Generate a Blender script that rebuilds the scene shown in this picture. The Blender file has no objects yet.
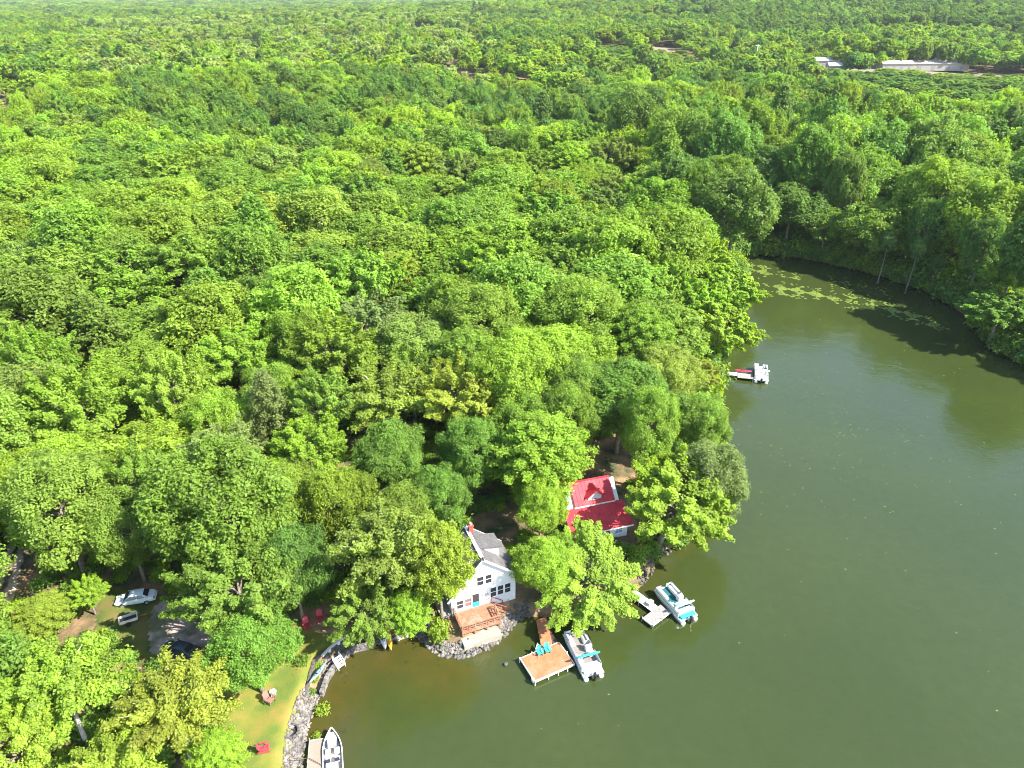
import bpy, math, random
import numpy as np
from mathutils import Vector, Matrix
random.seed(7)
R = math.radians
S = bpy.context.scene
C = S.collection
# ------------------------------------------------------------------ camera
CAMZ, PIT, F = 68.0, R(28.6), 718.0
cd = bpy.data.cameras.new('camera'); cam = bpy.data.objects.new('camera', cd); C.objects.link(cam)
cam.location = (0, 0, CAMZ); cam.rotation_euler = (math.pi/2 - PIT, 0, 0)
cd.sensor_width = 36; cd.lens = F/1024*36; cd.clip_start = .5; cd.clip_end = 40000
S.camera = cam
cp, sp = math.cos(PIT), math.sin(PIT)
def P(x, y, z=0.0):
    u = (x-512)/F; v = (384-y)/F
    t = (z-CAMZ)/(-sp + v*cp)
    return Vector((u*t, (cp+v*sp)*t, z))
def Q(X, Y, Z):
    dz = Z-CAMZ; d = Y*cp - dz*sp
    return 512+F*X/d, 384-F*(Y*sp+dz*cp)/d, d
HAZE = .000045
# ------------------------------------------------------------------ light
EL, AZ = R(43), R(111)
w = bpy.data.worlds.new('World'); S.world = w; w.use_nodes = True
nt = w.node_tree; bg = nt.nodes['Background']; sk = nt.nodes.new('ShaderNodeTexSky')
sk.sky_type = 'NISHITA'; sk.sun_disc = False; sk.sun_elevation = EL; sk.sun_rotation = AZ
sk.air_density = 1.0; sk.dust_density = .6; sk.ozone_density = 1.0
nt.links.new(sk.outputs[0], bg.inputs[0]); bg.inputs[1].default_value = 0.15
sun = bpy.data.lights.new('sun', 'SUN'); sun.energy = 5.0; sun.angle = R(.5); sun.color = (1, .95, .86)
so = bpy.data.objects.new('sun', sun); C.objects.link(so)
sd = Vector((math.sin(AZ)*math.cos(EL), math.cos(AZ)*math.cos(EL), math.sin(EL)))
so.rotation_euler = sd.to_track_quat('Z', 'Y').to_euler(); so.location = (150, -60, 160)
S.view_settings.view_transform = 'Standard'; S.view_settings.look = 'None'; S.view_settings.gamma = 1
S.view_settings.exposure = 1.58
S.render.engine = 'CYCLES'
S.cycles.max_bounces = 7; S.cycles.diffuse_bounces = 5; S.cycles.glossy_bounces = 3; S.cycles.transmission_bounces = 4
S.cycles.transparent_max_bounces = 4; S.cycles.volume_bounces = 0; S.cycles.caustics_reflective = False
S.cycles.use_denoising = True; S.cycles.filter_width = 1.0
# ------------------------------------------------------------------ materials
M = {}
def mat(name, col, rough=.6, metal=0, noise=None, bump=None, spec=.5, dirt=None):
    """noise=(scale, amount) brightness mottling; dirt=(scale, colour, amount) blotches; bump=(scale, strength)"""
    m = bpy.data.materials.new(name); m.use_nodes = True; n = m.node_tree.nodes; l = m.node_tree.links
    b = n['Principled BSDF']; b.inputs['Base Color'].default_value = (*col, 1)
    b.inputs['Roughness'].default_value = rough; b.inputs['Metallic'].default_value = metal
    b.inputs['Specular IOR Level'].default_value = spec
    tc = n.new('ShaderNodeTexCoord'); out = None
    if noise:
        t = n.new('ShaderNodeTexNoise'); t.inputs['Scale'].default_value = noise[0]; t.inputs['Detail'].default_value = 5
        l.new(tc.outputs['Object'], t.inputs['Vector'])
        mr = n.new('ShaderNodeMapRange'); mr.inputs['From Min'].default_value = .3; mr.inputs['From Max'].default_value = .7
        mr.inputs['To Min'].default_value = 1-noise[1]; mr.inputs['To Max'].default_value = 1+noise[1]
        l.new(t.outputs['Fac'], mr.inputs['Value'])
        h = n.new('ShaderNodeHueSaturation'); h.inputs['Color'].default_value = (*col, 1)
        l.new(mr.outputs[0], h.inputs['Value']); out = h.outputs[0]
    if dirt:
        t = n.new('ShaderNodeTexNoise'); t.inputs['Scale'].default_value = dirt[0]; t.inputs['Detail'].default_value = 6
        l.new(tc.outputs['Object'], t.inputs['Vector'])
        mr = n.new('ShaderNodeMapRange'); mr.inputs['From Min'].default_value = .48; mr.inputs['From Max'].default_value = .62
        mr.inputs['To Max'].default_value = dirt[2]; l.new(t.outputs['Fac'], mr.inputs['Value'])
        mx = n.new('ShaderNodeMix'); mx.data_type = 'RGBA'; l.new(mr.outputs[0], mx.inputs['Factor'])
        mx.inputs['A'].default_value = (*col, 1); mx.inputs['B'].default_value = (*dirt[1], 1)
        if out: l.new(out, mx.inputs['A'])
        out = mx.outputs['Result']
    if out: l.new(out, b.inputs['Base Color'])
    if bump:
        t = n.new('ShaderNodeTexNoise'); t.inputs['Scale'].default_value = bump[0]; t.inputs['Detail'].default_value = 4
        l.new(tc.outputs['Object'], t.inputs['Vector'])
        bp = n.new('ShaderNodeBump'); bp.inputs['Strength'].default_value = bump[1]; bp.inputs['Distance'].default_value = .05
        l.new(t.outputs['Fac'], bp.inputs['Height']); l.new(bp.outputs[0], b.inputs['Normal'])
    M[name] = m; return m
mat('white_siding', (.78, .78, .76), .55, noise=(1.5, .05), bump=(3, .1))
mat('white_trim', (.82, .82, .80), .5)
mat('grey_shingle', (.095, .088, .085), .9, noise=(6, .35), bump=(8, .5), dirt=(.7, (.17, .16, .145), .45))
mat('dark_glass', (.03, .035, .045), .06, spec=.8)
mat('pink_blind', (.22, .13, .13), .5)
mat('teal_paint', (.03, .42, .42), .5)
mat('cedar', (.30, .135, .075), .7, noise=(4, .22), dirt=(1.3, (.34, .23, .16), .7))
mat('dock_wood', (.42, .15, .062), .75, noise=(2.5, .2), dirt=(.8, (.42, .22, .13), .5))
mat('grey_wood', (.26, .245, .235), .8, noise=(4, .2), dirt=(1.2, (.27, .25, .23), .5))
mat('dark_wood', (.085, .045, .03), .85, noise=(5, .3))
mat('concrete', (.28, .25, .20), .85, noise=(2, .12), dirt=(.9, (.40, .35, .28), .5))
mat('path_slab', (.25, .21, .175), .9, noise=(2, .14), dirt=(.6, (.30, .21, .15), .6))
mat('red_metal', (.50, .034, .05), .6, noise=(.9, .18), dirt=(.6, (.50, .08, .085), .4), spec=.3)
mat('brick_red', (.30, .07, .05), .8, noise=(6, .3))
mat('aluminium', (.62, .64, .66), .35, metal=.75, noise=(2, .1))
mat('white_gel', (.80, .80, .80), .35, noise=(2, .06))
mat('seat_white', (.70, .69, .66), .55, noise=(3, .1))
mat('seat_grey', (.38, .37, .36), .6, noise=(3, .15))
mat('carpet_grey', (.20, .18, .165), .95, noise=(5, .2))
mat('carpet_teal', (.010, .095, .115), .95, noise=(5, .2))
mat('canvas_teal', (.02, .36, .34), .7, noise=(3, .15))
mat('canvas_mint', (.25, .62, .46), .7, noise=(3, .12))
mat('turquoise', (.02, .42, .42), .6, noise=(3, .1))
mat('blue_stripe', (.18, .32, .48), .4)
mat('black_plastic', (.02, .02, .022), .35)
mat('rubber', (.02, .02, .02), .8)
mat('navy_vinyl', (.02, .03, .06), .5)
mat('tan_floor', (.52, .45, .36), .8, noise=(4, .12))
mat('car_white', (.66, .74, .80), .22, noise=(1, .03))
mat('car_dark', (.045, .06, .075), .22)
mat('tail_red', (.45, .02, .02), .3)
mat('lamp_clear', (.75, .75, .72), .15)
mat('chair_red', (.50, .05, .07), .55, noise=(4, .15))
mat('chair_teal', (.02, .46, .44), .5, noise=(4, .12))
mat('chair_brown', (.26, .13, .10), .7, noise=(4, .2))
mat('kayak_yellow', (.72, .36, .03), .4, noise=(2, .1))
mat('kayak_red', (.62, .03, .07), .4)
mat('stone_pale', (.165, .148, .132), .9, noise=(1.6, .6), bump=(4, .6))
mat('stone_dark', (.10, .09, .08), .95, noise=(3, .35), bump=(3, .8))
mat('boulder', (.30, .28, .25), .9, noise=(1.2, .2), bump=(2, .8))
mat('ash_black', (.03, .028, .026), .95)
mat('gravel', (.36, .28, .24), .95, noise=(1.2, .3), bump=(6, .6), dirt=(.35, (.08, .10, .03), .8))
mat('dirt_track', (.48, .38, .29), .95, noise=(1.5, .2), dirt=(.5, (.17, .14, .09), .6))
mat('sand_yard', (.20, .165, .115), .95, noise=(.05, .2))
mat('barn_roof', (.46, .41, .37), .5, noise=(.15, .12))
mat('barn_wall', (.34, .31, .26), .8)
mat('bark', (.20, .17, .14), .95, noise=(3, .35), bump=(6, .8))
mat('pale_bark', (.46, .43, .38), .95, noise=(3, .25), bump=(6, .6))
mat('lily', (.115, .165, .018), .6, noise=(.4, .3))

def leaf_material(tone=None):
    m = bpy.data.materials.new('foliage' if tone is None else 'foliage_far'); m.use_nodes = True; n = m.node_tree.nodes; l = m.node_tree.links
    b = n['Principled BSDF']; out = n['Material Output']
    oi = n.new('ShaderNodeObjectInfo'); at = n.new('ShaderNodeAttribute'); at.attribute_name = 'tint'
    hs = n.new('ShaderNodeHueSaturation'); hs.inputs['Color'].default_value = (*(tone or (.07, .14, .012)), 1)
    if tone is None: l.new(oi.outputs['Color'], hs.inputs['Color'])
    # hue shifts a little from tree to tree; value from leaf to leaf
    mh = n.new('ShaderNodeMapRange'); mh.inputs['To Min'].default_value = .488; mh.inputs['To Max'].default_value = .512
    l.new(oi.outputs['Random'], mh.inputs['Value']); l.new(mh.outputs[0], hs.inputs['Hue'])
    # broad drift of tone over the forest
    nz = n.new('ShaderNodeTexNoise'); nz.inputs['Scale'].default_value = .012; nz.inputs['Detail'].default_value = 3
    l.new(oi.outputs['Location'], nz.inputs['Vector'])
    mv = n.new('ShaderNodeMapRange'); mv.inputs['From Min'].default_value = .3; mv.inputs['From Max'].default_value = .7
    mv.inputs['To Min'].default_value = .88; mv.inputs['To Max'].default_value = 1.12; l.new(nz.outputs['Fac'], mv.inputs['Value'])
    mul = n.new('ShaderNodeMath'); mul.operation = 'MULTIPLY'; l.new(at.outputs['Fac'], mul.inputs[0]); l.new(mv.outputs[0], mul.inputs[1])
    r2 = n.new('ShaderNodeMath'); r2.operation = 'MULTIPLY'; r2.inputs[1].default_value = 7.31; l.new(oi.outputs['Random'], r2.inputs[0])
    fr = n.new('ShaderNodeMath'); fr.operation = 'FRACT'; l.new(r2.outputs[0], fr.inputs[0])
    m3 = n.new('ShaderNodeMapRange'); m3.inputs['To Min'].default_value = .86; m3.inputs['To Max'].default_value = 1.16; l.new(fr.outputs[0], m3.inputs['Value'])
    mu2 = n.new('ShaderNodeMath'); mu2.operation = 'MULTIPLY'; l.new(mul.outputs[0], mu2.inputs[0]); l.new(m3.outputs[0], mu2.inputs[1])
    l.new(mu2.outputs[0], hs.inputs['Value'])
    l.new(hs.outputs[0], b.inputs['Base Color']); b.inputs['Roughness'].default_value = .55; b.inputs['Specular IOR Level'].default_value = .3
    tr = n.new('ShaderNodeBsdfTranslucent'); h2 = n.new('ShaderNodeHueSaturation'); h2.inputs['Hue'].default_value = .485
    h2.inputs['Saturation'].default_value = 1.1; h2.inputs['Value'].default_value = 1.5
    l.new(hs.outputs[0], h2.inputs['Color']); l.new(h2.outputs[0], tr.inputs['Color'])
    mx = n.new('ShaderNodeMixShader'); mx.inputs[0].default_value = .45
    l.new(b.outputs[0], mx.inputs[1]); l.new(tr.outputs[0], mx.inputs[2]); l.new(mx.outputs[0], out.inputs['Surface'])
    return m
M['leaf'] = leaf_material()

# ------------------------------------------------------------------ mesh builder
class MB:
    def __init__(s): s.v = []; s.f = []
    def add(s, vs, fs):
        o = len(s.v); s.v += [tuple(p) for p in vs]; s.f += [tuple(i+o for i in f) for f in fs]; return s
    def box(s, c, d, rz=0, rx=0, ry=0):
        m = Matrix.Rotation(rz, 3, 'Z') @ Matrix.Rotation(ry, 3, 'Y') @ Matrix.Rotation(rx, 3, 'X')
        h = [Vector((x*d[0]/2, y*d[1]/2, z*d[2]/2)) for x in (-1, 1) for y in (-1, 1) for z in (-1, 1)]
        return s.add([m @ p + Vector(c) for p in h], [(0,1,3,2),(4,6,7,5),(0,4,5,1),(2,3,7,6),(0,2,6,4),(1,5,7,3)])
    def prism(s, poly, vec):
        """closed polygon (3d points) pushed along vec"""
        n = len(poly); vec = Vector(vec); a = [Vector(p) for p in poly]
        return s.add(a+[p+vec for p in a], [tuple(range(n-1, -1, -1)), tuple(range(n, 2*n))]+[(i, (i+1) % n, (i+1) % n+n, i+n) for i in range(n)])
    def tube(s, pts, rs, n=8, cap=True):
        pts = [Vector(p) for p in pts]
        if not hasattr(rs, '__len__'): rs = [rs]*len(pts)
        rings = []
        for i, p in enumerate(pts):
            t = (pts[min(i+1, len(pts)-1)]-pts[max(i-1, 0)]).normalized()
            a = t.cross(Vector((0, 0, 1)) if abs(t.z) < .9 else Vector((1, 0, 0))).normalized(); b = t.cross(a)
            rings.append([p+(a*math.cos(2*math.pi*k/n)+b*math.sin(2*math.pi*k/n))*rs[i] for k in range(n)])
        return s.loft(rings, cap)
    def loft(s, rings, cap=True, closed=True):
        n = len(rings[0]); vs = [p for r in rings for p in r]; fs = []
        for i in range(len(rings)-1):
            for k in range(n if closed else n-1):
                fs.append((i*n+k, i*n+(k+1) % n, (i+1)*n+(k+1) % n, (i+1)*n+k))
        if cap: fs += [tuple(range(n-1, -1, -1)), tuple(range((len(rings)-1)*n, len(rings)*n))]
        return s.add(vs, fs)
    def build(s, name, m, parent=None, bevel=0, smooth=False, label=None):
        me = bpy.data.meshes.new(name); me.from_pydata(s.v, [], s.f); me.materials.append(M[m] if isinstance(m, str) else m)
        if smooth: me.shade_smooth()
        o = bpy.data.objects.new(name, me); C.objects.link(o)
        if parent: o.parent = parent
        if label: o['label'] = label
        if bevel:
            b = o.modifiers.new('bevel', 'BEVEL'); b.width = bevel; b.segments = 2; b.limit_method = 'ANGLE'
        return o
def tag(o, label, cat, group=None):
    o['label'] = label; o['category'] = cat
    if group: o['group'] = group
    return o
def thing(name, label, cat, loc=(0, 0, 0), rz=0, group=None):
    o = bpy.data.objects.new(name, None); C.objects.link(o); o.location = loc; o.rotation_euler = (0, 0, rz); o.empty_display_size = .3
    return tag(o, label, cat, group)
def dup(root, loc=None, rz=None, label=None):
    def cp_(o, par):
        c = o.copy(); C.objects.link(c)
        if par: c.parent = par
        for ch in kids.get(o.name, []): cp_(ch, c)
        return c
    kids = {}
    def walk(o):
        kids[o.name] = list(o.children)
        for k in o.children: walk(k)
    walk(root)
    r = cp_(root, None)
    if loc is not None: r.location = loc
    if rz is not None: r.rotation_euler = (0, 0, rz)
    if label: r['label'] = label
    return r

# ------------------------------------------------------------------ land and lake
LAKE_PX = [(300,1200),(296,900),(297,768),(305,735),(314,705),(325,675),(338,657),(352,647),(372,643),(393,641),(408,637),(420,632),(428,642),(440,652),
 (462,655),(482,648),(500,636),(515,617),(535,618),(560,619),(578,619),(605,612),(638,590),(655,566),(655,556),(672,547),(700,530),(722,505),(722,470),
 (716,430),(711,400),(713,376),(722,350),(735,320),(742,290),(735,262),(760,254),(800,258),(860,270),(930,292),(975,322),(988,348),(1024,364),
 (1100,395),(1300,470),(1700,600),(2500,900)]
LAKE = np.array([P(x, y).xy[:] for x, y in LAKE_PX] + [(260, -150), (-22, -150)])
def inpoly(poly, x, y):
    r = np.zeros(np.shape(x), bool); n = len(poly)
    for i in range(n):
        x0, y0 = poly[i]; x1, y1 = poly[(i+1) % n]
        if y0 == y1: continue
        c = ((y0 > y) != (y1 > y)) & (x < (x1-x0)*(y-y0)/(y1-y0)+x0); r ^= c
    return r
def shore(x, y):
    """signed distance to the water's edge, positive on land"""
    x = np.asarray(x, float); y = np.asarray(y, float); d = np.full(x.shape, 1e18); n = len(LAKE)
    for i in range(n):
        a = LAKE[i]; e = LAKE[(i+1) % n]-a
        t = np.clip(((x-a[0])*e[0]+(y-a[1])*e[1])/(e@e), 0, 1)
        d = np.minimum(d, (x-a[0]-t*e[0])**2+(y-a[1]-t*e[1])**2)
    return np.where(inpoly(LAKE, x, y), -1, 1)*np.sqrt(d)
sm = lambda t: (lambda q: q*q*(3-2*q))(np.clip(t, 0, 1))
def H(x, y, d=None):
    x = np.asarray(x, float); y = np.asarray(y, float)
    if d is None: d = shore(x, y)
    land = .05+1.3*sm(d/2.2)+2.1*sm((d-3)/30)+.12*np.sin(x*.9+y*.4)*np.sin(y*.7-x*.3)*sm(d/3)
    far = sm((d-60)/250)
    land = land+far*(4*np.sin(x*.011+1)*np.sin(y*.009)+2.5*np.sin(x*.023-y*.017)+2)
    land = land+80*np.exp(-((x-1500)**2+(y-1900)**2)/(2*750**2))*sm((y-400)/600)+22*np.exp(-((x-500)**2+(y-1900)**2)/(2*500**2))
    return np.where(d >= 0, land, -.25-1.6*sm(-d/7))
h1 = lambda x, y: float(H(x, y))

def axis(lo, hi, a, b, step, grow=1.12):
    c = list(np.arange(a, b+1e-6, step)); s = step; v = b
    while v < hi: s *= grow; v += s; c.append(v)
    s = step; v = a; pre = []
    while v > lo: s *= grow; v -= s; pre.append(v)
    return np.array(pre[::-1]+c)
def grid(name, xs, ys, zf, m):
    X, Y = np.meshgrid(xs, ys); Z = zf(X, Y); n, k = len(xs), len(ys)
    v = np.stack([X, Y, Z], -1).reshape(-1, 3)
    i = np.arange(k-1)[:, None]*n+np.arange(n-1)[None]
    f = np.stack([i, i+1, i+n+1, i+n], -1).reshape(-1, 4)
    return npmesh(name, v, f, m, smooth=True)
def npmesh(name, v, f, m, smooth=False, face_attr=None, point_attr=None, link=True):
    me = bpy.data.meshes.new(name); me.vertices.add(len(v)); me.vertices.foreach_set('co', np.ascontiguousarray(v, np.float32).ravel())
    k = f.shape[1]; me.loops.add(f.size); me.loops.foreach_set('vertex_index', f.astype(np.int32).ravel())
    me.polygons.add(len(f)); me.polygons.foreach_set('loop_start', np.arange(0, f.size, k, dtype=np.int32))
    me.update(calc_edges=True)
    if smooth: me.shade_smooth()
    else: me.shade_flat()
    for nm, a in (face_attr or {}).items():
        t = me.attributes.new(nm, 'FLOAT', 'FACE'); t.data.foreach_set('value', a.astype(np.float32))
    for nm, a in (point_attr or {}).items():
        t = me.attributes.new(nm, 'FLOAT', 'POINT'); t.data.foreach_set('value', a.astype(np.float32))
    me.materials.append(m)
    if not link: return me
    o = bpy.data.objects.new(name, me); C.objects.link(o); return o

def ground_material():
    m = bpy.data.materials.new('forest_floor'); m.use_nodes = True; n = m.node_tree.nodes; l = m.node_tree.links; b = n['Principled BSDF']
    g = n.new('ShaderNodeNewGeometry')
    t = n.new('ShaderNodeTexNoise'); t.inputs['Scale'].default_value = .35; t.inputs['Detail'].default_value = 7; l.new(g.outputs['Position'], t.inputs['Vector'])
    r = n.new('ShaderNodeValToRGB'); e = r.color_ramp.elements
    e[0].position = .34; e[0].color = (.035, .055, .015, 1); e[1].position = .66; e[1].color = (.30, .19, .10, 1)
    k = e.new(.5); k.color = (.16, .11, .055, 1)
    l.new(t.outputs['Fac'], r.inputs[0]); l.new(r.outputs[0], b.inputs['Base Color']); b.inputs['Roughness'].default_value = .95
    t2 = n.new('ShaderNodeTexNoise'); t2.inputs['Scale'].default_value = 3; t2.inputs['Detail'].default_value = 5; l.new(g.outputs['Position'], t2.inputs['Vector'])
    bp = n.new('ShaderNodeBump'); bp.inputs['Distance'].default_value = .2; bp.inputs['Strength'].default_value = .7
    l.new(t2.outputs['Fac'], bp.inputs['Height']); l.new(bp.outputs[0], b.inputs['Normal']); return m
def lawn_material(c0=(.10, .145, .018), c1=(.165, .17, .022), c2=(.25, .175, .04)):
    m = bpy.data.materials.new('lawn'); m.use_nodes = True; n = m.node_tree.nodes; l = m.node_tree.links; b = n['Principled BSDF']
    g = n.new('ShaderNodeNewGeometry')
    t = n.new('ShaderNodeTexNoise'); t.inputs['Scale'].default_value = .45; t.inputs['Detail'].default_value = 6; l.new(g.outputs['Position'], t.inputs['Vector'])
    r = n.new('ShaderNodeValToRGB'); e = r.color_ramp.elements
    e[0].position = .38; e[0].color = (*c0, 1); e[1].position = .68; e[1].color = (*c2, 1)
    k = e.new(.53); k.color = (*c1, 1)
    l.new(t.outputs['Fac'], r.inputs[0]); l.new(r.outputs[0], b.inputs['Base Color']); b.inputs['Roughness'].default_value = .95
    t2 = n.new('ShaderNodeTexNoise'); t2.inputs['Scale'].default_value = 9; t2.inputs['Detail'].default_value = 4; l.new(g.outputs['Position'], t2.inputs['Vector'])
    bp = n.new('ShaderNodeBump'); bp.inputs['Distance'].default_value = .1; bp.inputs['Strength'].default_value = .8
    l.new(t2.outputs['Fac'], bp.inputs['Height']); l.new(bp.outputs[0], b.inputs['Normal']); return m
def water_material():
    m = bpy.data.materials.new('lake_water'); m.use_nodes = True; n = m.node_tree.nodes; l = m.node_tree.links; b = n['Principled BSDF']
    g = n.new('ShaderNodeNewGeometry'); at = n.new('ShaderNodeAttribute'); at.attribute_name = 'shallow'
    def noise(s, d):
        t = n.new('ShaderNodeTexNoise'); t.inputs['Scale'].default_value = s; t.inputs['Detail'].default_value = d; l.new(g.outputs['Position'], t.inputs['Vector']); return t.outputs['Fac']
    def mix(f, a, c):
        x = n.new('ShaderNodeMix'); x.data_type = 'RGBA'
        l.new(f, x.inputs['Factor'])
        for s_, v in (('A', a), ('B', c)):
            if isinstance(v, tuple): x.inputs[s_].default_value = (*v, 1)
            else: l.new(v, x.inputs[s_])
        return x.outputs['Result']
    def rng(v, a, c, lo=0, hi=1):
        x = n.new('ShaderNodeMapRange'); x.inputs['From Min'].default_value = a; x.inputs['From Max'].default_value = c
        x.inputs['To Min'].default_value = lo; x.inputs['To Max'].default_value = hi; l.new(v, x.inputs['Value']); return x.outputs[0]
    deep = mix(rng(noise(.03, 3), .35, .65), (.033, .047, .0118), (.041, .055, .014))
    deep = mix(rng(noise(.7, 5), .3, .7, .0, .35), deep, (.024, .038, .008))
    bed = mix(rng(noise(.5, 4), .35, .65), (.060, .050, .0105), (.046, .046, .0095))
    bed = mix(rng(noise(1.1, 2), .62, .72, 0, .6), bed, (.022, .028, .006))     # dark weed clumps on the bed
    l.new(mix(at.outputs['Fac'], deep, bed), b.inputs['Base Color'])
    l.new(rng(noise(.035, 3), .4, .65, .03, .12), b.inputs['Roughness']); b.inputs['IOR'].default_value = 1.40
    a1 = noise(2.2, 5); a2 = noise(.25, 2)
    ad = n.new('ShaderNodeMath'); ad.operation = 'MULTIPLY_ADD'; l.new(a2, ad.inputs[0]); ad.inputs[1].default_value = 2.5; l.new(a1, ad.inputs[2])
    bp = n.new('ShaderNodeBump'); bp.inputs['Distance'].default_value = .07; bp.inputs['Strength'].default_value = .32
    l.new(ad.outputs[0], bp.inputs['Height']); l.new(bp.outputs[0], b.inputs['Normal']); return m

gx = axis(-9000, 9000, -62, 110, 1.0); gy = axis(-400, 9500, 30, 200, 1.0)
ground = grid('ground', gx, gy, lambda X, Y: H(X, Y), ground_material()); ground['kind'] = 'structure'
wx = axis(-25, 600, -22, 75, .8); wy = axis(-150, 280, 34, 150, .8)
WX, WY = np.meshgrid(wx, wy); wd = shore(WX, WY)
bay = np.array(P(372, 690).xy[:]); bay2 = np.array(P(500, 655).xy[:])
sh = sm((wd+9.5)/8)*np.clip(np.exp(-(((WX-bay[0])/11)**2+((WY-bay[1])/9)**2))*1.9, 0, 1)
sh = np.maximum(sh, .75*sm((wd+4.5)/4.5)*np.exp(-(((WX-bay2[0])/9)**2+((WY-bay2[1])/6)**2)*.8))
sh = np.maximum(sh, .5*sm((wd+4)/4)*(WY < 100))
water = grid('lake_water', wx, wy, lambda X, Y: np.zeros_like(X), water_material()); water['kind'] = 'structure'
ta = water.data.attributes.new('shallow', 'FLOAT', 'POINT'); ta.data.foreach_set('value', sh.ravel().astype(np.float32))

def sheet(name, poly, m, lift=.03, step=.35):
    """a patch of ground laid on the terrain inside a polygon"""
    poly = np.array([(p[0], p[1]) for p in poly]); lo = poly.min(0); hi = poly.max(0)
    xs = np.arange(lo[0], hi[0]+step, step); ys = np.arange(lo[1], hi[1]+step, step)
    X, Y = np.meshgrid(xs, ys); Z = H(X, Y)+lift
    n, k = len(xs), len(ys); i = np.arange(k-1)[:, None]*n+np.arange(n-1)[None]
    f = np.stack([i, i+1, i+n+1, i+n], -1).reshape(-1, 4)
    jx = X+.12*np.sin(Y*3.1); jy = Y+.12*np.sin(X*2.7)
    ok = inpoly(poly, jx, jy).ravel()[f].sum(1) >= 3
    f = f[ok]; u, inv = np.unique(f, return_inverse=True)
    o = npmesh(name, np.stack([X, Y, Z], -1).reshape(-1, 3)[u], inv.reshape(-1, 4), m, smooth=True); o['kind'] = 'structure'; return o
px = lambda pts, z: [P(x, y, z) for x, y in pts]
LAWN_PX = [(296,622),(322,632),(340,637),(330,647),(318,655),(310,672),(300,692),(294,715),(290,735),(285,768),(281,830),(215,830),(212,770),(218,700),(232,655),(262,628)]
sheet('lawn', px(LAWN_PX, 1.5), lawn_material())
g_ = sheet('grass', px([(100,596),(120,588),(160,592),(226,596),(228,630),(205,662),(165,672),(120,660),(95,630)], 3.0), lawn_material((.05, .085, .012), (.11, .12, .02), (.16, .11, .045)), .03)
sheet('gravel_drive', px([(150,606),(165,598),(190,600),(214,600),(218,622),(205,648),(170,660),(150,650),(146,630)], 3.2), M['gravel'], .04)
for q_ in ([(9,545),(17,544),(-3,604),(-16,604)], [(19,544),(27,544),(13,606),(2,606)]): sheet('dirt_track', px(q_, 3.4), M['dirt_track'], .05, .25)
sheet('shore_path', px([(345,636),(370,632),(373,641),(356,645),(342,657),(333,671),(328,690),(324,703),(309,701),(314,686),(318,672),(323,659),(334,646)], 1.3), M['path_slab'], .09, .2)
sheet('stone_bank', px([(309,698),(325,699),(319,712),(312,738),(309,770),(306,810),(284,810),(287,768),(293,735),(300,703)], 1.2), M['stone_pale'], .06)
CLEAR = [np.array([p.xy[:] for p in px(LAWN_PX, 1.5)]), np.array([p.xy[:] for p in px([(112,590),(220,596),(222,622),(205,652),(165,664),(112,640)], 3)])]
# far lake: a pale strip of open water on the plain
fl = MB(); fz = 9.0
fl.add([(-900, 4700, fz), (130, 4700, fz), (200, 6300, fz), (-1500, 6300, fz)], [(0, 1, 2, 3)])
fo = fl.build('distant_lake_water', water.data.materials[0]); fo['kind'] = 'structure'

# ------------------------------------------------------------------ trees
rng = np.random.default_rng(11)
nz_ = lambda v: v/np.maximum(np.linalg.norm(v, axis=-1, keepdims=True), 1e-6)
def leaves(cent, outd, tint, r_t, per, size, upw=.55, outw=.7, rnd=.55):
    n = len(cent)*per
    c = np.repeat(cent, per, 0)+rng.normal(size=(n, 3))*np.repeat(np.broadcast_to(r_t, len(cent)), per)[:, None]
    nr = nz_(np.repeat(outd, per, 0)*outw+np.array([0, 0, upw])+rng.normal(size=(n, 3))*rnd)
    t = nz_(np.cross(nr, rng.normal(size=(n, 3)))); b = np.cross(nr, t)
    L = size*rng.uniform(.65, 1.35, (n, 1)); W = L*rng.uniform(.5, .75, (n, 1))
    v = np.stack([c-t*L*.5, c+b*W*.5+nr*L*.12, c+t*L*.5-nr*L*.05, c-b*W*.5+nr*L*.12], 1).reshape(-1, 3)
    return v, np.arange(4*n).reshape(-1, 4), np.clip(np.repeat(tint, per)+rng.normal(size=n)*.10, .45, 1.7)
def sphere_dirs(n, zmin=-.4):
    i = np.arange(n)+.5; z = 1-(1-zmin)*i/n; a = i*2.399963+rng.uniform(0, 6)
    r = np.sqrt(1-z*z); d = np.stack([r*np.cos(a), r*np.sin(a), z], 1); return nz_(d+rng.normal(size=(n, 3))*.12)
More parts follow.
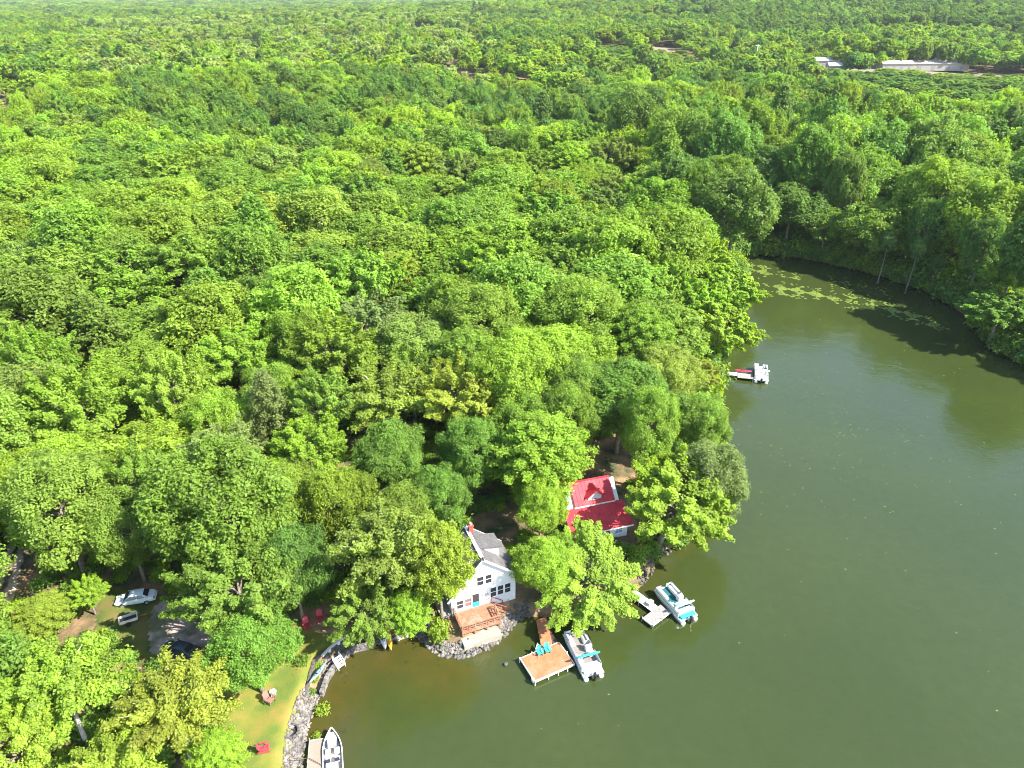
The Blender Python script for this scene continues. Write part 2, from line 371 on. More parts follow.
def make_tree(style, q=1.0, size=.34, pale=False):
    """unit tree about 10 m wide and 14 m tall; q thins the tufts for trees farther off. Returns (crown mesh, trunk mesh)"""
    C_, O_, T_, Rt, limbs = [], [], [], [], []
    zc, per, upw, outw, rnd = 9.0, max(8, int(round(14*(.34/size)**1.2))), .75, .8, .5
    if style == 'oak':
        nl = 74; D = sphere_dirs(nl, -.6); sc = np.array([5, 5, 4.6])
        for d in D:
            lr = rng.uniform(.75, 1.45); lc = d*sc*rng.uniform(.60, .98); k = max(6, int(24*q*(lr/1.05)**2))
            u = nz_(rng.normal(size=(k*2, 3))); u = u[u@d > -.25][:k]
            C_.append(lc+u*lr*rng.uniform(.72, 1.06, (len(u), 1))); O_.append(u); T_.append(1+rng.normal()*.10+rng.normal(size=len(u))*.09); Rt.append(np.full(len(u), .23))
            limbs.append(lc)
    elif style == 'plume':
        nl = 80; D = sphere_dirs(nl, -.6); sc = np.array([4.6, 4.6, 4.0])
        for d in D:
            b0 = d*sc*rng.uniform(.5, .72); g = nz_(d*np.array([.9, .9, .5])+np.array([0, 0, .55])+rng.normal(size=3)*.12); ln = rng.uniform(1.7, 3.0)
            k = max(5, int(24*q)); t = rng.uniform(0, 1, k)**.8; wd = .50*(1-t*.85)
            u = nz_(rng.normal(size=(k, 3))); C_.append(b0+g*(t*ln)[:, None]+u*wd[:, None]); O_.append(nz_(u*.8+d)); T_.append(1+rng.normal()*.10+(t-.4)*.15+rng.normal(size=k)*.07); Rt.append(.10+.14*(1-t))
            limbs.append(b0)
    elif style == 'layer':
        nl = 84
        for i in range(nl):
            f = (i+.5)/nl; z = -4.2+8.6*f; prof = 5.0*(1-f**2.2)**.6*(.55+.45*min(1, f*4)); a = i*2.399963; ln = prof*rng.uniform(.82, 1.1)+.5
            di = np.array([math.cos(a), math.sin(a), .25]); sd_ = np.array([-math.sin(a), math.cos(a), 0]); k = max(5, int(27*q)); t = rng.uniform(.25, 1, k)
            lat = rng.uniform(-1, 1, k)*ln*.34*(1.12-t)
            p = np.array([0, 0, z])+di*(t*ln)[:, None]+sd_*lat[:, None]; p[:, 2] += -.5*t*t+rng.normal(size=k)*.16
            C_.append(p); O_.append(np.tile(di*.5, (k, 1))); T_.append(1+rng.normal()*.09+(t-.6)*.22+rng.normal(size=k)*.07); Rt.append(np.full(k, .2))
            limbs.append(np.array([0, 0, z])+di*ln*.6)
        upw, outw, rnd = .8, .5, .42
    elif style == 'sparse':
        nl = 46; D = sphere_dirs(nl, -.3); sc = np.array([4.6, 4.6, 4.8])
        for d in D:
            e = d*sc*rng.uniform(.7, 1.08); k = max(5, int(30*q)); t = rng.uniform(.42, 1.05, k)
            u = nz_(rng.normal(size=(k, 3))); C_.append(e*t[:, None]+u*(.62*(1.25-t))[:, None]); O_.append(nz_(u+d*.8)); T_.append(1+rng.normal()*.12+rng.normal(size=k)*.10); Rt.append(np.full(k, .2))
            limbs.append(e*.92)
    elif style == 'pine':
        per = 12; zc = 8.0
        for i in range(15):
            f = i/14; z = -5.0+11.2*f
            for j in range(7):
                a = j*.898+i*1.3+rng.uniform(-.2, .2); ln = (4.3*(1-f)**.75+.5)*rng.uniform(.75, 1.1); di = np.array([math.cos(a), math.sin(a), .22])
                k = max(4, int(13*q)); t = rng.uniform(.3, 1, k); p = np.array([0, 0, z])+di*(t*ln)[:, None]+rng.normal(size=(k, 3))*.18; p[:, 2] += .35*t*t
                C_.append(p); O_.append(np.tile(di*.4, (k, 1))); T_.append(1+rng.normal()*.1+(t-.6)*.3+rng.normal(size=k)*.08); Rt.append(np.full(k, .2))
        limbs = [np.array([0, 0, 5.5])]
    elif style == 'tall':     # bare pale stem with a small high crown
        D = sphere_dirs(22, -.8); zc = 11.5
        for d in D:
            lc = d*np.array([1.7, 1.7, 2.6])*rng.uniform(.6, 1); k = int(26*q); u = nz_(rng.normal(size=(k, 3)))
            C_.append(lc+u*.7*rng.uniform(.4, 1, (k, 1))); O_.append(nz_(u+d)); T_.append(1+rng.normal()*.12+rng.normal(size=k)*.1); Rt.append(np.full(k, .2)); limbs.append(lc*.7)
    cent = np.concatenate(C_)
    if style in ('oak', 'plume', 'sparse'):   # uneven outline
        a = np.arctan2(cent[:, 1], cent[:, 0]); p1, p2 = rng.uniform(0, 6, 2)
        k = 1+.10*np.sin(2*a+p1)+.07*np.sin(3*a+p2)+.05*np.sin(5*a+p1+p2); cent[:, :2] *= k[:, None]
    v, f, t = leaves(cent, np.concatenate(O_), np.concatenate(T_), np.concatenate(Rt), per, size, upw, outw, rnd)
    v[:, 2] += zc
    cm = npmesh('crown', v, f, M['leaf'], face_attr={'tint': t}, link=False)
    b = MB(); th = .27 if style not in ('tall', 'sparse') else .2
    top = zc+(1.5 if style != 'pine' else 5.5)
    b.tube([(0, 0, -.6), (.03, .02, 1), (.12, .05, zc*.5), (.05, -.06, zc*.8), (0, 0, top)], [th*1.35, th, th*.78, th*.5, .07], 8)
    if style != 'pine':
        for lc in limbs[::1 if style == 'sparse' else 3]:
            z0 = max(2.5, min(zc+1, zc+lc[2]*.6-1.6-.18*math.hypot(lc[0], lc[1])))
            mid = np.array([lc[0]*.5, lc[1]*.5, (z0+zc+lc[2])/2+.25])
            b.tube([(0, 0, z0), tuple(mid), (lc[0], lc[1], zc+lc[2])], [.13, .085, .03], 5, cap=False)
    tm = bpy.data.meshes.new('trunk'); tm.from_pydata(b.v, [], b.f); tm.materials.append(M['pale_bark' if pale else 'bark']); tm.shade_smooth()
    return cm, tm, zc
PROTO = {}
for st, k in (('oak', 3), ('plume', 3), ('layer', 2), ('sparse', 2), ('pine', 1), ('tall', 1)):
    PROTO[st] = [make_tree(st, 1.25, .27, st == 'sparse') for _ in range(k)]
MID = {st: [make_tree(st, .85, .40, st == 'sparse') for _ in range(k)] for st, k in (('oak', 3), ('plume', 2), ('layer', 1), ('sparse', 1), ('pine', 1), ('tall', 1))}

TONE = {k: (v[0]*2.62, v[1]*2.02, v[2]*3.0) for k, v in {'lime': (.098, .182, .014), 'yellow-green': (.108, .178, .016), 'mid-green': (.068, .145, .014), 'deep green': (.052, .120, .014),
        'grey-green': (.080, .138, .026), 'bluish green': (.050, .115, .017), 'bright green': (.090, .178, .012), 'olive': (.090, .158, .018)}.items()}
KIND = {'oak': 'lobed broadleaf tree', 'plume': 'feathery broadleaf tree', 'layer': 'layered broadleaf tree', 'sparse': 'open-crowned tree', 'pine': 'conifer', 'tall': 'bare-stemmed tree'}
NAME = {'oak': 'oak_tree', 'plume': 'maple_tree', 'layer': 'beech_tree', 'sparse': 'ash_tree', 'pine': 'pine_tree', 'tall': 'poplar_tree'}
TREES = []   # x, y, radius, projected
used_lab = set()
def plant(x, y, style, diam, hs, tone, label, group='trees of the lakeside forest', lean=None, zg=None):
    d = math.hypot(x, y); src = (PROTO if d < 125 else MID)[style]; cm, tm, zc = src[random.randrange(len(src))]
    if zg is None: zg = max(h1(x, y), .15)
    t = thing(NAME[style], label, 'tree', (x, y, zg), random.uniform(0, 6.28), group)
    s = diam/10; t.scale = (s, s, hs)
    if lean: t.rotation_euler = (lean[0], lean[1], 0)
    base = TONE[tone] if isinstance(tone, str) else tone
    k = random.uniform(.92, 1.08)
    for nm, me in (('trunk', tm), ('crown', cm)):
        o = bpy.data.objects.new(nm, me); C.objects.link(o); o.parent = t
        o.color = (base[0]*k, base[1]*k, base[2]*k, 1)
    TREES.append((x, y, diam/2)); return t
def plant_px(cx, cy, wpx, style, tone, label, hs=1.0, zg=None, lean=None):
    zc = {'pine': 8.0, 'tall': 11.5}.get(style, 9.0)*hs+2.2
    p = P(cx, cy, zc); _, _, dep = Q(*p); diam = wpx*dep/F
    if lean: p = Vector((p.x-lean[0], p.y-lean[1], 0)); lean = (-math.atan2(lean[1], zc-1.5), math.atan2(lean[0], zc-1.5))
    return plant(p.x, p.y, style, diam, hs, tone, label, lean=lean, zg=zg)
L = plant_px
# ---- the trees one can point at
L(62, 688, 128, 'sparse', 'lime', 'open lime-green ash with pale limbs, filling the bottom left corner', .95)
L(172, 704, 122, 'sparse', 'yellow-green', 'yellow-green open ash with pale forked limbs, between the corner ash and the lawn', .9)
L(18, 752, 95, 'plume', 'lime', 'lime feathery tree cut by the bottom edge, below the corner ash', .8)
L(118, 760, 95, 'sparse', 'lime', 'lime open tree on the bottom edge between the two big ashes', .75)
L(214, 752, 60, 'layer', 'bright green', 'small bright green tree at the bottom edge beside the red lawn chair', .55)
L(238, 585, 118, 'plume', 'mid-green', 'large mid-green maple standing over the gravel drive left of the lawn', 1.1)
L(250, 640, 78, 'oak', 'mid-green', 'round mid-green oak shading the left side of the lawn', .8)
L(292, 560, 66, 'oak', 'deep green', 'deep green oak behind the two maroon lawn chairs', 1.0)
L(385, 545, 118, 'sparse', 'olive', 'olive open birch with a white stem, between lawn and white cottage', 1.15)
L(362, 602, 74, 'plume', 'mid-green', 'mid-green bushy maple leaning over the stone path by the yellow kayak', .62, lean=(.3, -2))
L(438, 553, 72, 'layer', 'lime', 'bright lime columnar tree touching the left roof of the white cottage', 1.05)
L(406, 598, 50, 'layer', 'bright green', 'bright green low tree above the pale boulder on the shore', .6, lean=(0, -2.2))
L(541, 452, 104, 'layer', 'lime', 'lime layered maple standing left of the red roof', 1.1)
L(440, 497, 60, 'oak', 'mid-green', 'mid-green oak crowding the back left corner of the white cottage', .85)
L(541, 505, 50, 'oak', 'bright green', 'small bright green oak touching the left end of the red roof', .72)
L(562, 545, 40, 'layer', 'lime', 'small lime crown in front of the left eave of the red roof', .5)
L(588, 574, 108, 'plume', 'lime', 'big lime tree hanging over the water between the two pontoon boats', .5, lean=(-.5, -2.6))
L(545, 560, 56, 'oak', 'bright green', 'bright green crown just right of the white cottage', .62)
L(680, 492, 116, 'plume', 'bright green', 'large bright green maple right of the red roof, by the shore', .95, lean=(1.5, -1.5))
L(714, 470, 72, 'oak', 'grey-green', 'grey-green oak bulging over the water, right of the large bright green maple', 1.0, lean=(2.5, -.5))
L(704, 420, 56, 'oak', 'mid-green', 'mid-green oak above the grey-green shore oak, left of open water', .95, lean=(2, 0))
L(620, 400, 96, 'oak', 'mid-green', 'broad mid-green oak behind the bare leaf-litter clearing', 1.1)
L(575, 395, 70, 'oak', 'mid-green', 'mid-green oak uphill of the lime layered maple', 1.05)
L(668, 372, 64, 'oak', 'olive', 'olive oak left of the far white dock', 1.0)
L(700, 365, 44, 'plume', 'yellow-green', 'small yellow-green tree at the foot of the far white dock', .6, zg=.5)
L(728, 322, 72, 'plume', 'bright green', 'bright green shore tree overhanging the water behind the far dock', .9, lean=(3, -1))
L(733, 283, 66, 'plume', 'lime', 'pale lime shore tree at the bulge facing the lily pads', .9, lean=(3, 0))
L(700, 300, 66, 'plume', 'bright green', 'bright green tree just inland of the lily-pad bulge', 1.05)
L(705, 258, 58, 'plume', 'bright green', 'bright green tree at the head of the cove, left side', 1.0)
L(458, 405, 90, 'plume', 'yellow-green', 'yellow-tinged feathery tree uphill from the white cottage', 1.1)
L(470, 452, 62, 'oak', 'mid-green', 'mid-green oak between the yellow-tinged tree and the white cottage', .95)
L(362, 335, 96, 'plume', 'grey-green', 'dusty grey-green maple in the middle of the left forest', 1.15)
L(392, 285, 70, 'layer', 'lime', 'lime spiky crown just above the dusty grey-green maple', 1.15)
L(458, 262, 90, 'oak', 'bright green', 'round bright green oak right of the lime spiky crown', 1.15)
L(272, 428, 74, 'pine', 'grey-green', 'grey-green conifer beside the brown forest gap, left of the dusty maple', 1.15)
L(222, 470, 90, 'plume', 'grey-green', 'grey-green feathery tree left of the conifer by the brown gap', 1.1)
L(310, 455, 82, 'plume', 'bright green', 'bright green maple between conifer and olive birch', 1.0)
L(392, 462, 66, 'oak', 'mid-green', 'mid-green oak directly above the olive birch', 1.0)
L(336, 502, 70, 'oak', 'bright green', 'bright green oak between the deep green oak and the olive birch', 1.0)
L(130, 535, 74, 'oak', 'mid-green', 'mid-green oak behind the white car', .95)
L(20, 500, 84, 'oak', 'bright green', 'bright green oak at the left edge above the dirt track', 1.0)
L(70, 480, 84, 'oak', 'bright green', 'bright green oak up and left of the white car', 1.05)
L(45, 622, 58, 'layer', 'yellow-green', 'yellow-green sapling between the dirt track and the white car', .42)
L(90, 600, 40, 'plume', 'bright green', 'bright green sapling left of the white car', .38)
L(1003, 306, 76, 'plume', 'mid-green', 'mid-green shore tree on the right edge, reaching over the water', .85, zg=.7)
L(1012, 272, 56, 'plume', 'bright green', 'bright green crown behind the right edge shore tree', 1.0)
for cx_, cy_, ln, lab in ((882, 214, (3.4, 0), 'slender stem leaning right at the shaded far bank'), (890, 236, (.1, 0), 'slim stem with a light crown right of the leaning one'),
                      (920, 244, (.3, 0), 'bare slender stem third along the shaded far bank'), (940, 256, (-.2, 0), 'short slender stem nearest the right of the shaded bank')):
    L(cx_, cy_, 34, 'tall', 'bluish green', lab, .95 if cx_ != 940 else .7, lean=ln, zg=.6)
# ---- what the photograph keeps open to view: (px, py, radius px)
KEEP = [(478, 590, 46), (470, 625, 46), (505, 540, 26), (480, 520, 22), (605, 505, 32), (628, 520, 22), (640, 540, 20), (650, 550, 16), (136, 602, 28), (128, 620, 22), (175, 622, 34), (200, 605, 24),
        (330, 660, 34), (300, 700, 40), (262, 730, 40), (312, 640, 24), (280, 690, 40), (310, 745, 40), (390, 640, 20), (410, 628, 16), (500, 500, 20), (8, 572, 32), (4, 590, 20), (72, 575, 20),
        (550, 650, 60), (665, 605, 40), (742, 372, 30), (618, 455, 22), (628, 475, 18), (645, 480, 12), (280, 372, 5), (424, 330, 4), (225, 400, 3), (575, 508, 18), (590, 480, 18), (565, 490, 12), (45, 600, 26), (92, 590, 20), (307, 626, 14), (320, 618, 12), (118, 605, 24), (160, 610, 20)]
WATER_PX = [(738,258),(768,300),(757,335),(736,356),(712,366),(717,385),(722,420),(737,450),(740,480),(735,515),(702,542),(662,552),(652,580),(648,608),(600,632),(560,630),(520,622),(500,660),(430,660),(345,660),(330,768),
            (1024,768),(1024,362),(990,356),(968,335),(962,318),(925,292),(860,270),(800,258),(760,252)]
WP = np.array(WATER_PX, float)
def open_view(x, y, r, z, vr):
    qx, qy, dep = Q(x, y, z); rp = r*F/dep; vp = vr*F/dep*.85
    for kx, ky, kr in KEEP:
        if ((qx-kx)/(.8*rp+.85*kr))**2+((qy-ky)/(.8*vp+.85*kr))**2 < .95: return False
    for k in range(12):
        a = k*math.pi/6
        if inpoly(WP, np.array([qx+.8*rp*math.cos(a)]), np.array([qy+.8*vp*math.sin(a)]))[0]: return False
    return True
N_IND = 300
def in_clear(x, y, pad=0): return any(inpoly(c, np.array([x]), np.array([y]))[0] for c in CLEAR)
cand = []
tries = rng.uniform(0, 1, (40000, 4))
allx = -190+tries[:, 0]*420; ally = 38+tries[:, 1]*262; ds = shore(allx, ally)
for i in np.argsort(-np.where(tries[:, 2] > .45, tries[:, 2], tries[:, 2]*0-1), kind='stable'):
    x, y = allx[i], ally[i]
    if ds[i] < (.8 if x > 45 and y > 110 else 2.0) or y < 40: continue
    d = math.hypot(x, y)
    big = (8.6+7.4*tries[i, 2]**1.3) if d < 140 else (9.0+9.5*tries[i, 2])
    r = big/2; hs = .74+.56*tries[i, 3]+.034*(big-9)
    if ds[i] < 6: hs *= .8
    bank = x > 45 and y > 110
    if bank: r *= 1.0; hs *= 1.5
    qx, qy, dep = Q(x, y, 9*hs+2)
    rp = r*F/dep
    if qx < -rp*1.1 or qx > 1024+rp*1.1 or qy > 768+rp: continue
    if any((x-a)**2+(y-b)**2 < ((r+c)*.68)**2 for a, b, c in TREES): continue
    if in_clear(x, y): continue
    if not open_view(x, y, r, 9*hs+2, 4.6*hs): continue
    TREES.append((x, y, r)); cand.append((d, x, y, r, hs, i))
cand.sort(); n_named = len([o for o in C.objects if o.get('category') == 'tree'])
n_more = N_IND-n_named
def region(x, y, qx, qy):
    if x > 45 and y > 125 and qx > 700: return 'on the wooded bank across the water'
    if qx < 250 and qy > 480: return 'in the woods around the parked car'
    if qx > 480 and qy > 330: return 'in the woods above the red roof'
    return 'in the forest left of the lake'
ring = 0
for d, x, y, r, hs, i in cand[:n_more]:
    TREES.remove((x, y, r))
    f1 = math.sin(x*.045+1.3)*math.sin(y*.05); rr = random.random()
    st = 'oak' if rr < .55 else ('plume' if rr < .80 else ('layer' if rr < .90 else 'sparse'))
    if random.random() < .05: st = 'pine'
    bank = x > 45 and y > 110
    if bank and st in ('plume', 'layer', 'sparse'): st = 'oak'
    tone = random.choice(['bright green']*4+['mid-green']*5+['lime']*2+['grey-green', 'olive', 'deep green', 'yellow-green'])
    if bank: tone = random.choice(['mid-green', 'deep green', 'bluish green', 'bluish green', 'mid-green', 'bright green'])
    if st == 'pine': tone = random.choice(['bluish green', 'deep green'])
    zc = (8 if st == 'pine' else 9)*hs+h1(x, y); qx, qy, _ = Q(x, y, zc)
    ax, ay = min(max(round(qx/10.24), 0), 100), min(max(round(qy/7.68), 0), 100)
    while (ax, ay) in used_lab: ay += 1
    used_lab.add((ax, ay))
    lab = f"{tone} {KIND[st].replace(' tree','')} crown {ax} percent across and {ay} percent down the photo"
    mt = TONE['mid-green'] if bank else (.212, .325, .040); tv = tuple(.5*a_+.5*b_ for a_, b_ in zip(TONE[tone], mt))
    plant(x, y, st, 2*r, hs, tv, lab)
# ---- beyond: one far-off mass
def far_proto(name, tone, q, size, style):
    cm, tm, zc = make_tree(style, q, size); cm.materials.clear(); cm.materials.append(FT[tone]); o = bpy.data.objects.new(name, cm); o.color = (*TONE[tone], 1); o.scale = (1, 1, 1); return o
TONE['pale'] = (.30, .39, .10)
FT = {k: leaf_material(v) for k, v in TONE.items()}
fcol = bpy.data.collections.new('far_forest_kinds'); ncol = bpy.data.collections.new('near_forest_kinds'); ucol = bpy.data.collections.new('shrub_kinds')
for i, (tn, st) in enumerate((('bright green', 'oak'), ('mid-green', 'oak'), ('lime', 'plume'), ('deep green', 'oak'), ('bluish green', 'pine'), ('mid-green', 'plume'), ('olive', 'sparse'), ('pale', 'sparse'))):
    fcol.objects.link(far_proto(f'far_tree_{i}', tn, .16, 1.15, st))
    ncol.objects.link(far_proto(f'middle_tree_{i}', tn, .55, .50, st))
SHRUB = []
for i, tn in enumerate(('mid-green', 'bright green', 'deep green')):
    u = sphere_dirs(60, -.1); v, f, t = leaves(u*np.array([.9, .9, .7])*rng.uniform(.5, 1, (60, 1)), u, 1+rng.normal(size=60)*.1, .16, 7, .26)
    v[:, 2] += .35; me = npmesh('shrub', v, f, M['leaf'], face_attr={'tint': t}, link=False)
    me2 = me.copy(); me2.materials.clear(); me2.materials.append(FT[tn]); SHRUB.append(me); o = bpy.data.objects.new(f'shrub_{i}', me2); o.color = (*TONE[tn], 1); ucol.objects.link(o)
def scatter(name, pts, scl, rot, idx, col):
    me = bpy.data.meshes.new(name); me.from_pydata([tuple(p) for p in pts], [], [])
    for nm, ty, dat, key in (('scl', 'FLOAT_VECTOR', np.asarray(scl, np.float32).ravel(), 'vector'), ('rot', 'FLOAT_VECTOR', np.asarray(rot, np.float32).ravel(), 'vector'), ('kind', 'INT', np.asarray(idx, np.int32), 'value')):
        a = me.attributes.new(nm, ty, 'POINT'); a.data.foreach_set(key, dat)
    o = bpy.data.objects.new(name, me); C.objects.link(o); o['kind'] = 'stuff'
    ng = bpy.data.node_groups.new(name+'_scatter', 'GeometryNodeTree')
    ng.interface.new_socket('Geometry', in_out='INPUT', socket_type='NodeSocketGeometry'); ng.interface.new_socket('Geometry', in_out='OUTPUT', socket_type='NodeSocketGeometry')
    n, l = ng.nodes, ng.links; gi = n.new('NodeGroupInput'); go = n.new('NodeGroupOutput'); ip = n.new('GeometryNodeInstanceOnPoints'); ci = n.new('GeometryNodeCollectionInfo')
    ci.inputs['Collection'].default_value = col; ci.inputs['Separate Children'].default_value = True; ci.inputs['Reset Children'].default_value = True
    def na(nm, ty):
        x = n.new('GeometryNodeInputNamedAttribute'); x.data_type = ty; x.inputs['Name'].default_value = nm; return x.outputs['Attribute']
    l.new(gi.outputs[0], ip.inputs['Points']); l.new(ci.outputs[0], ip.inputs['Instance']); ip.inputs['Pick Instance'].default_value = True
    l.new(na('kind', 'INT'), ip.inputs['Instance Index']); l.new(na('scl', 'FLOAT_VECTOR'), ip.inputs['Scale'])
    e = n.new('FunctionNodeEulerToRotation'); l.new(na('rot', 'FLOAT_VECTOR'), e.inputs[0]); l.new(e.outputs[0], ip.inputs['Rotation'])
    l.new(ip.outputs[0], go.inputs[0]); md = o.modifiers.new('scatter', 'NODES'); md.node_group = ng; return o
# far clearings (centre x, y, half width, half depth): trees stand off them, young growth in front
def PG(x, y, h=0.0):
    z = 5.0
    for _ in range(30): p = P(x, y, z+h); z = .5*z+.5*h1(p.x, p.y)
    return P(x, y, z+h)
def yard(pxc, pyc, z, hw, hd): p = PG(pxc, pyc, z); return (p.x, p.y, hw, hd)
YARDS = [yard(896, 63, 7, 98, 20), yard(655, 43, 6, 18, 18), yard(605, 42, 6, 9, 16)]
fp, fs, fr, fi = [], [], [], []; mp, ms, mr, mi = [], [], [], []
for d, x, y, r, hs, i in cand[n_more:]:
    mp.append((x, y, h1(x, y)-.2)); ms.append((r/5, r/5, hs)); mr.append((0, 0, random.uniform(0, 6.28)))
    bank = x > 45 and y > 110
    mi.append(random.choice([1, 3, 3, 4, 5, 0] if bank else [0, 0, 1, 1, 2, 3, 5, 6]))
# a few on the right bank, just outside the view, that show in the water's reflections
rr_ = 0
for y0 in range(40, 150, 9):
    for k in range(2):
        for x in np.arange(90, 260, 2):
            if shore(np.array([x]), np.array([float(y0)]))[0] > 4+k*8 and x > 95:
                if Q(x, y0, 9)[0] > 1075:
                    mp.append((x, y0+random.uniform(-3, 3), .5)); ms.append((1.05, 1.05, 1.0)); mr.append((0, 0, random.random()*6)); mi.append(random.choice([1, 3, 5]))
                break
# radial bands out to the horizon
rad = 262.0; seen = []
ang0, ang1 = R(-40), R(41)
while rad < 7600:
    s = max(13, .0112*rad)
    na_ = int((ang1-ang0)*rad/s)
    a = ang0+(np.arange(na_)+rng.uniform(-.42, .42, na_))*(ang1-ang0)/na_
    rj = rad+rng.uniform(-.45, .45, na_)*s
    X, Y = np.sin(a)*rj, np.cos(a)*rj; dd = shore(X, Y); Z = H(X, Y, dd)
    g1 = np.sin(X*.011+2)*np.sin(Y*.013+X*.004)+.6*np.sin(X*.031+Y*.027)
    for j in range(na_):
        x, y = X[j], Y[j]
        if dd[j] < 5 or (x > 40 and y < 300) or (x > -190 and x < 230 and y < 300 and False): continue
        if -1500 < x < 200 and 4650 < y < 6300 and x < 130+(y-4700)*.04 and x > -900-(y-4700)*.375: continue
        hs = random.uniform(.9, 1.6)*(1+max(0, s-12)*.012); skip = False
        for cx_, cy_, hw, hd in YARDS:
            if abs(x-cx_) < hw+4 and abs(y-cy_) < hd: skip = True; break
            if abs(x-cx_) < hw+10 and -230 < y-cy_ < 0: hs *= .20+.42*(-(y-cy_))/230
        if skip: continue
        if -.55 < x/y < -.03 and 600 < rad < 1500 and random.random() < .25: continue
        r = s*random.choice([.34, .44, .52, .58, .64, .72])*random.uniform(.9, 1.1); k = random.random()
        if g1[j] > .62 and rad < 1900:
            hs *= .6; r *= .72
            if random.random() < .22: continue
        fp.append((x, y, Z[j]-.2)); fs.append((r/5, r/5, hs)); fr.append((0, 0, k*6.28))
        pool = [4, 3, 1, 3, 5] if g1[j] < -.55 else ([0, 2, 2, 6, 0] if g1[j] > .35 else [0, 0, 1, 1, 2, 5, 3, 6])
        if x > 250 and y > 900: pool = [3, 3, 5, 1, 4]
        if -.55 < x/y < -.03 and 540 < rad < 1700:
            pool = [7, 7, 2, 0, 6, 7, 4]
        fi.append(random.choice(pool))
    rad += s*.9
yx_, yy_, _, _ = YARDS[0]
for k in range(9):
    x, y = yx_-32+random.uniform(-12, 10), yy_+random.uniform(-14, 8); fp.append((x, y, h1(x, y)-.2)); q_ = random.uniform(.8, 1.2); fs.append((q_, q_, q_*.95)); fr.append((0, 0, k)); fi.append(random.choice([3, 4, 1]))
near_far = [i for i, p in enumerate(fp) if math.hypot(p[0], p[1]) < 520]
for i in near_far: mp.append(fp[i]); ms.append(fs[i]); mr.append(fr[i]); mi.append(fi[i])
nf = set(near_far); kp = [i for i in range(len(fp)) if i not in nf]
scatter('distant_forest', [fp[i] for i in kp], [fs[i] for i in kp], [fr[i] for i in kp], [fi[i] for i in kp], fcol)
scatter('far_forest', mp, ms, mr, mi, ncol)
# undergrowth between the trunks and along the banks
up, us, ur, ui = [], [], [], []
ux = rng.uniform(-120, 150, 22000); uy = rng.uniform(40, 260, 22000); ud = shore(ux, uy)
hid = [(c[0], c[1]) for c in ((478, 590), (470, 625), (136, 602), (128, 620), (175, 635))]
OPEN = [(P(478, 600, 2).xy, 7.5), (P(136, 602, 3).xy, 4.0), (P(178, 625, 3).xy, 5.5), (P(605, 510, 2).xy, 7.5), (P(618, 458, 2.5).xy, 6), (P(495, 530, 2).xy, 4), (P(8, 572, 3).xy, 5), (P(280, 372, 3).xy, 4), (P(424, 330, 3).xy, 4), (P(330, 665, 1).xy, 4), (P(308, 720, 1).xy, 4), (P(316, 620, 2).xy, 3.2)]
for j in range(len(ux)):
    if ud[j] < .25 or in_clear(ux[j], uy[j]): continue
    bank = ud[j] < (9 if uy[j] > 110 else 3) and ux[j] > 20
    if any((Vector((ux[j], uy[j]))-c).length < r for c, r in OPEN): continue
    if ud[j] < 2.5 and uy[j] < 72 and ux[j] < 10: continue
    s = random.uniform(.6, 1.5)*(1.6 if bank else 1)*(1.7 if bank and uy[j] > 110 else 1)
    up.append((ux[j], uy[j], h1(ux[j], uy[j])-.1)); us.append((s, s, s*random.uniform(.7, 1.3))); ur.append((0, 0, random.random()*6.28)); ui.append(random.choice([0, 1, 2]))
bx = rng.uniform(40, 150, 14000); by = rng.uniform(110, 240, 14000); bd_ = shore(bx, by)
for j in np.where((bd_ > .05) & (bd_ < 7))[0]:
    s = random.uniform(1.2, 2.4); up.append((bx[j], by[j], h1(bx[j], by[j])-.2)); us.append((s, s, s*random.uniform(.8, 1.5))); ur.append((0, 0, random.random()*6.28)); ui.append(random.choice([0, 2, 2]))
scatter('undergrowth', up, us, ur, ui, ucol)
# lily pads: thousands of small floating leaves in loose rafts
def lilies():
    V, Fc = [], []; k = 0
    rafts = [((752, 266), (768, 272), 5, 300), ((772, 289), (815, 292), 5, 650), ((815, 294), (848, 304), 3.5, 230), ((845, 296), (905, 312), 7, 330), ((890, 310), (940, 326), 5, 330), ((835, 282), (890, 292), 7, 120), ((780, 274), (800, 276), 4, 80)]
    for a, b, wd_, num in rafts:
        pa, pb = P(*a), P(*b)
        for _ in range(num):
            t = random.random(); p = pa.lerp(pb, t)+Vector((random.gauss(0, wd_*.22), random.gauss(0, wd_*.42), 0))
            if shore(np.array([p.x]), np.array([p.y]))[0] > -.6: continue
            r = random.uniform(.18, .42); c = len(V); a0 = random.random()*6
            if math.sin(p.x*1.1+p.y*.35)*math.sin(p.y*.8-p.x*.3) < -.05: continue
            for q in range(7): V.append((p.x+r*math.cos(a0+q*.87), p.y+r*math.sin(a0+q*.87), .012+.008*random.random()))
            Fc.append(tuple(range(c, c+7)))
    me = bpy.data.meshes.new('lily_pads'); me.from_pydata(V, [], Fc); me.materials.append(M['lily']); o = bpy.data.objects.new('lily_pads', me); C.objects.link(o); o['kind'] = 'stuff'
lilies()
def specks():
    V, Fc = [], []
    for _ in range(420):
        q = Vector((random.uniform(0, 120), random.uniform(38, 190), 0))
        if random.random() < .6: q = P(random.gauss(850, 70), random.gauss(430, 45), 0)
        if shore(np.array([q.x]), np.array([q.y]))[0] > -2: continue
        r = random.uniform(.05, .16); c = len(V); a0 = random.random()*6
        for k in range(6): V.append((q.x+r*math.cos(a0+k), q.y+r*.7*math.sin(a0+k), .014))
        Fc.append(tuple(range(c, c+6)))
    me = bpy.data.meshes.new('floating_leaves'); me.from_pydata(V, [], Fc); me.materials.append(M['lily']); o = bpy.data.objects.new('floating_leaves', me); C.objects.link(o); o['kind'] = 'stuff'
specks()

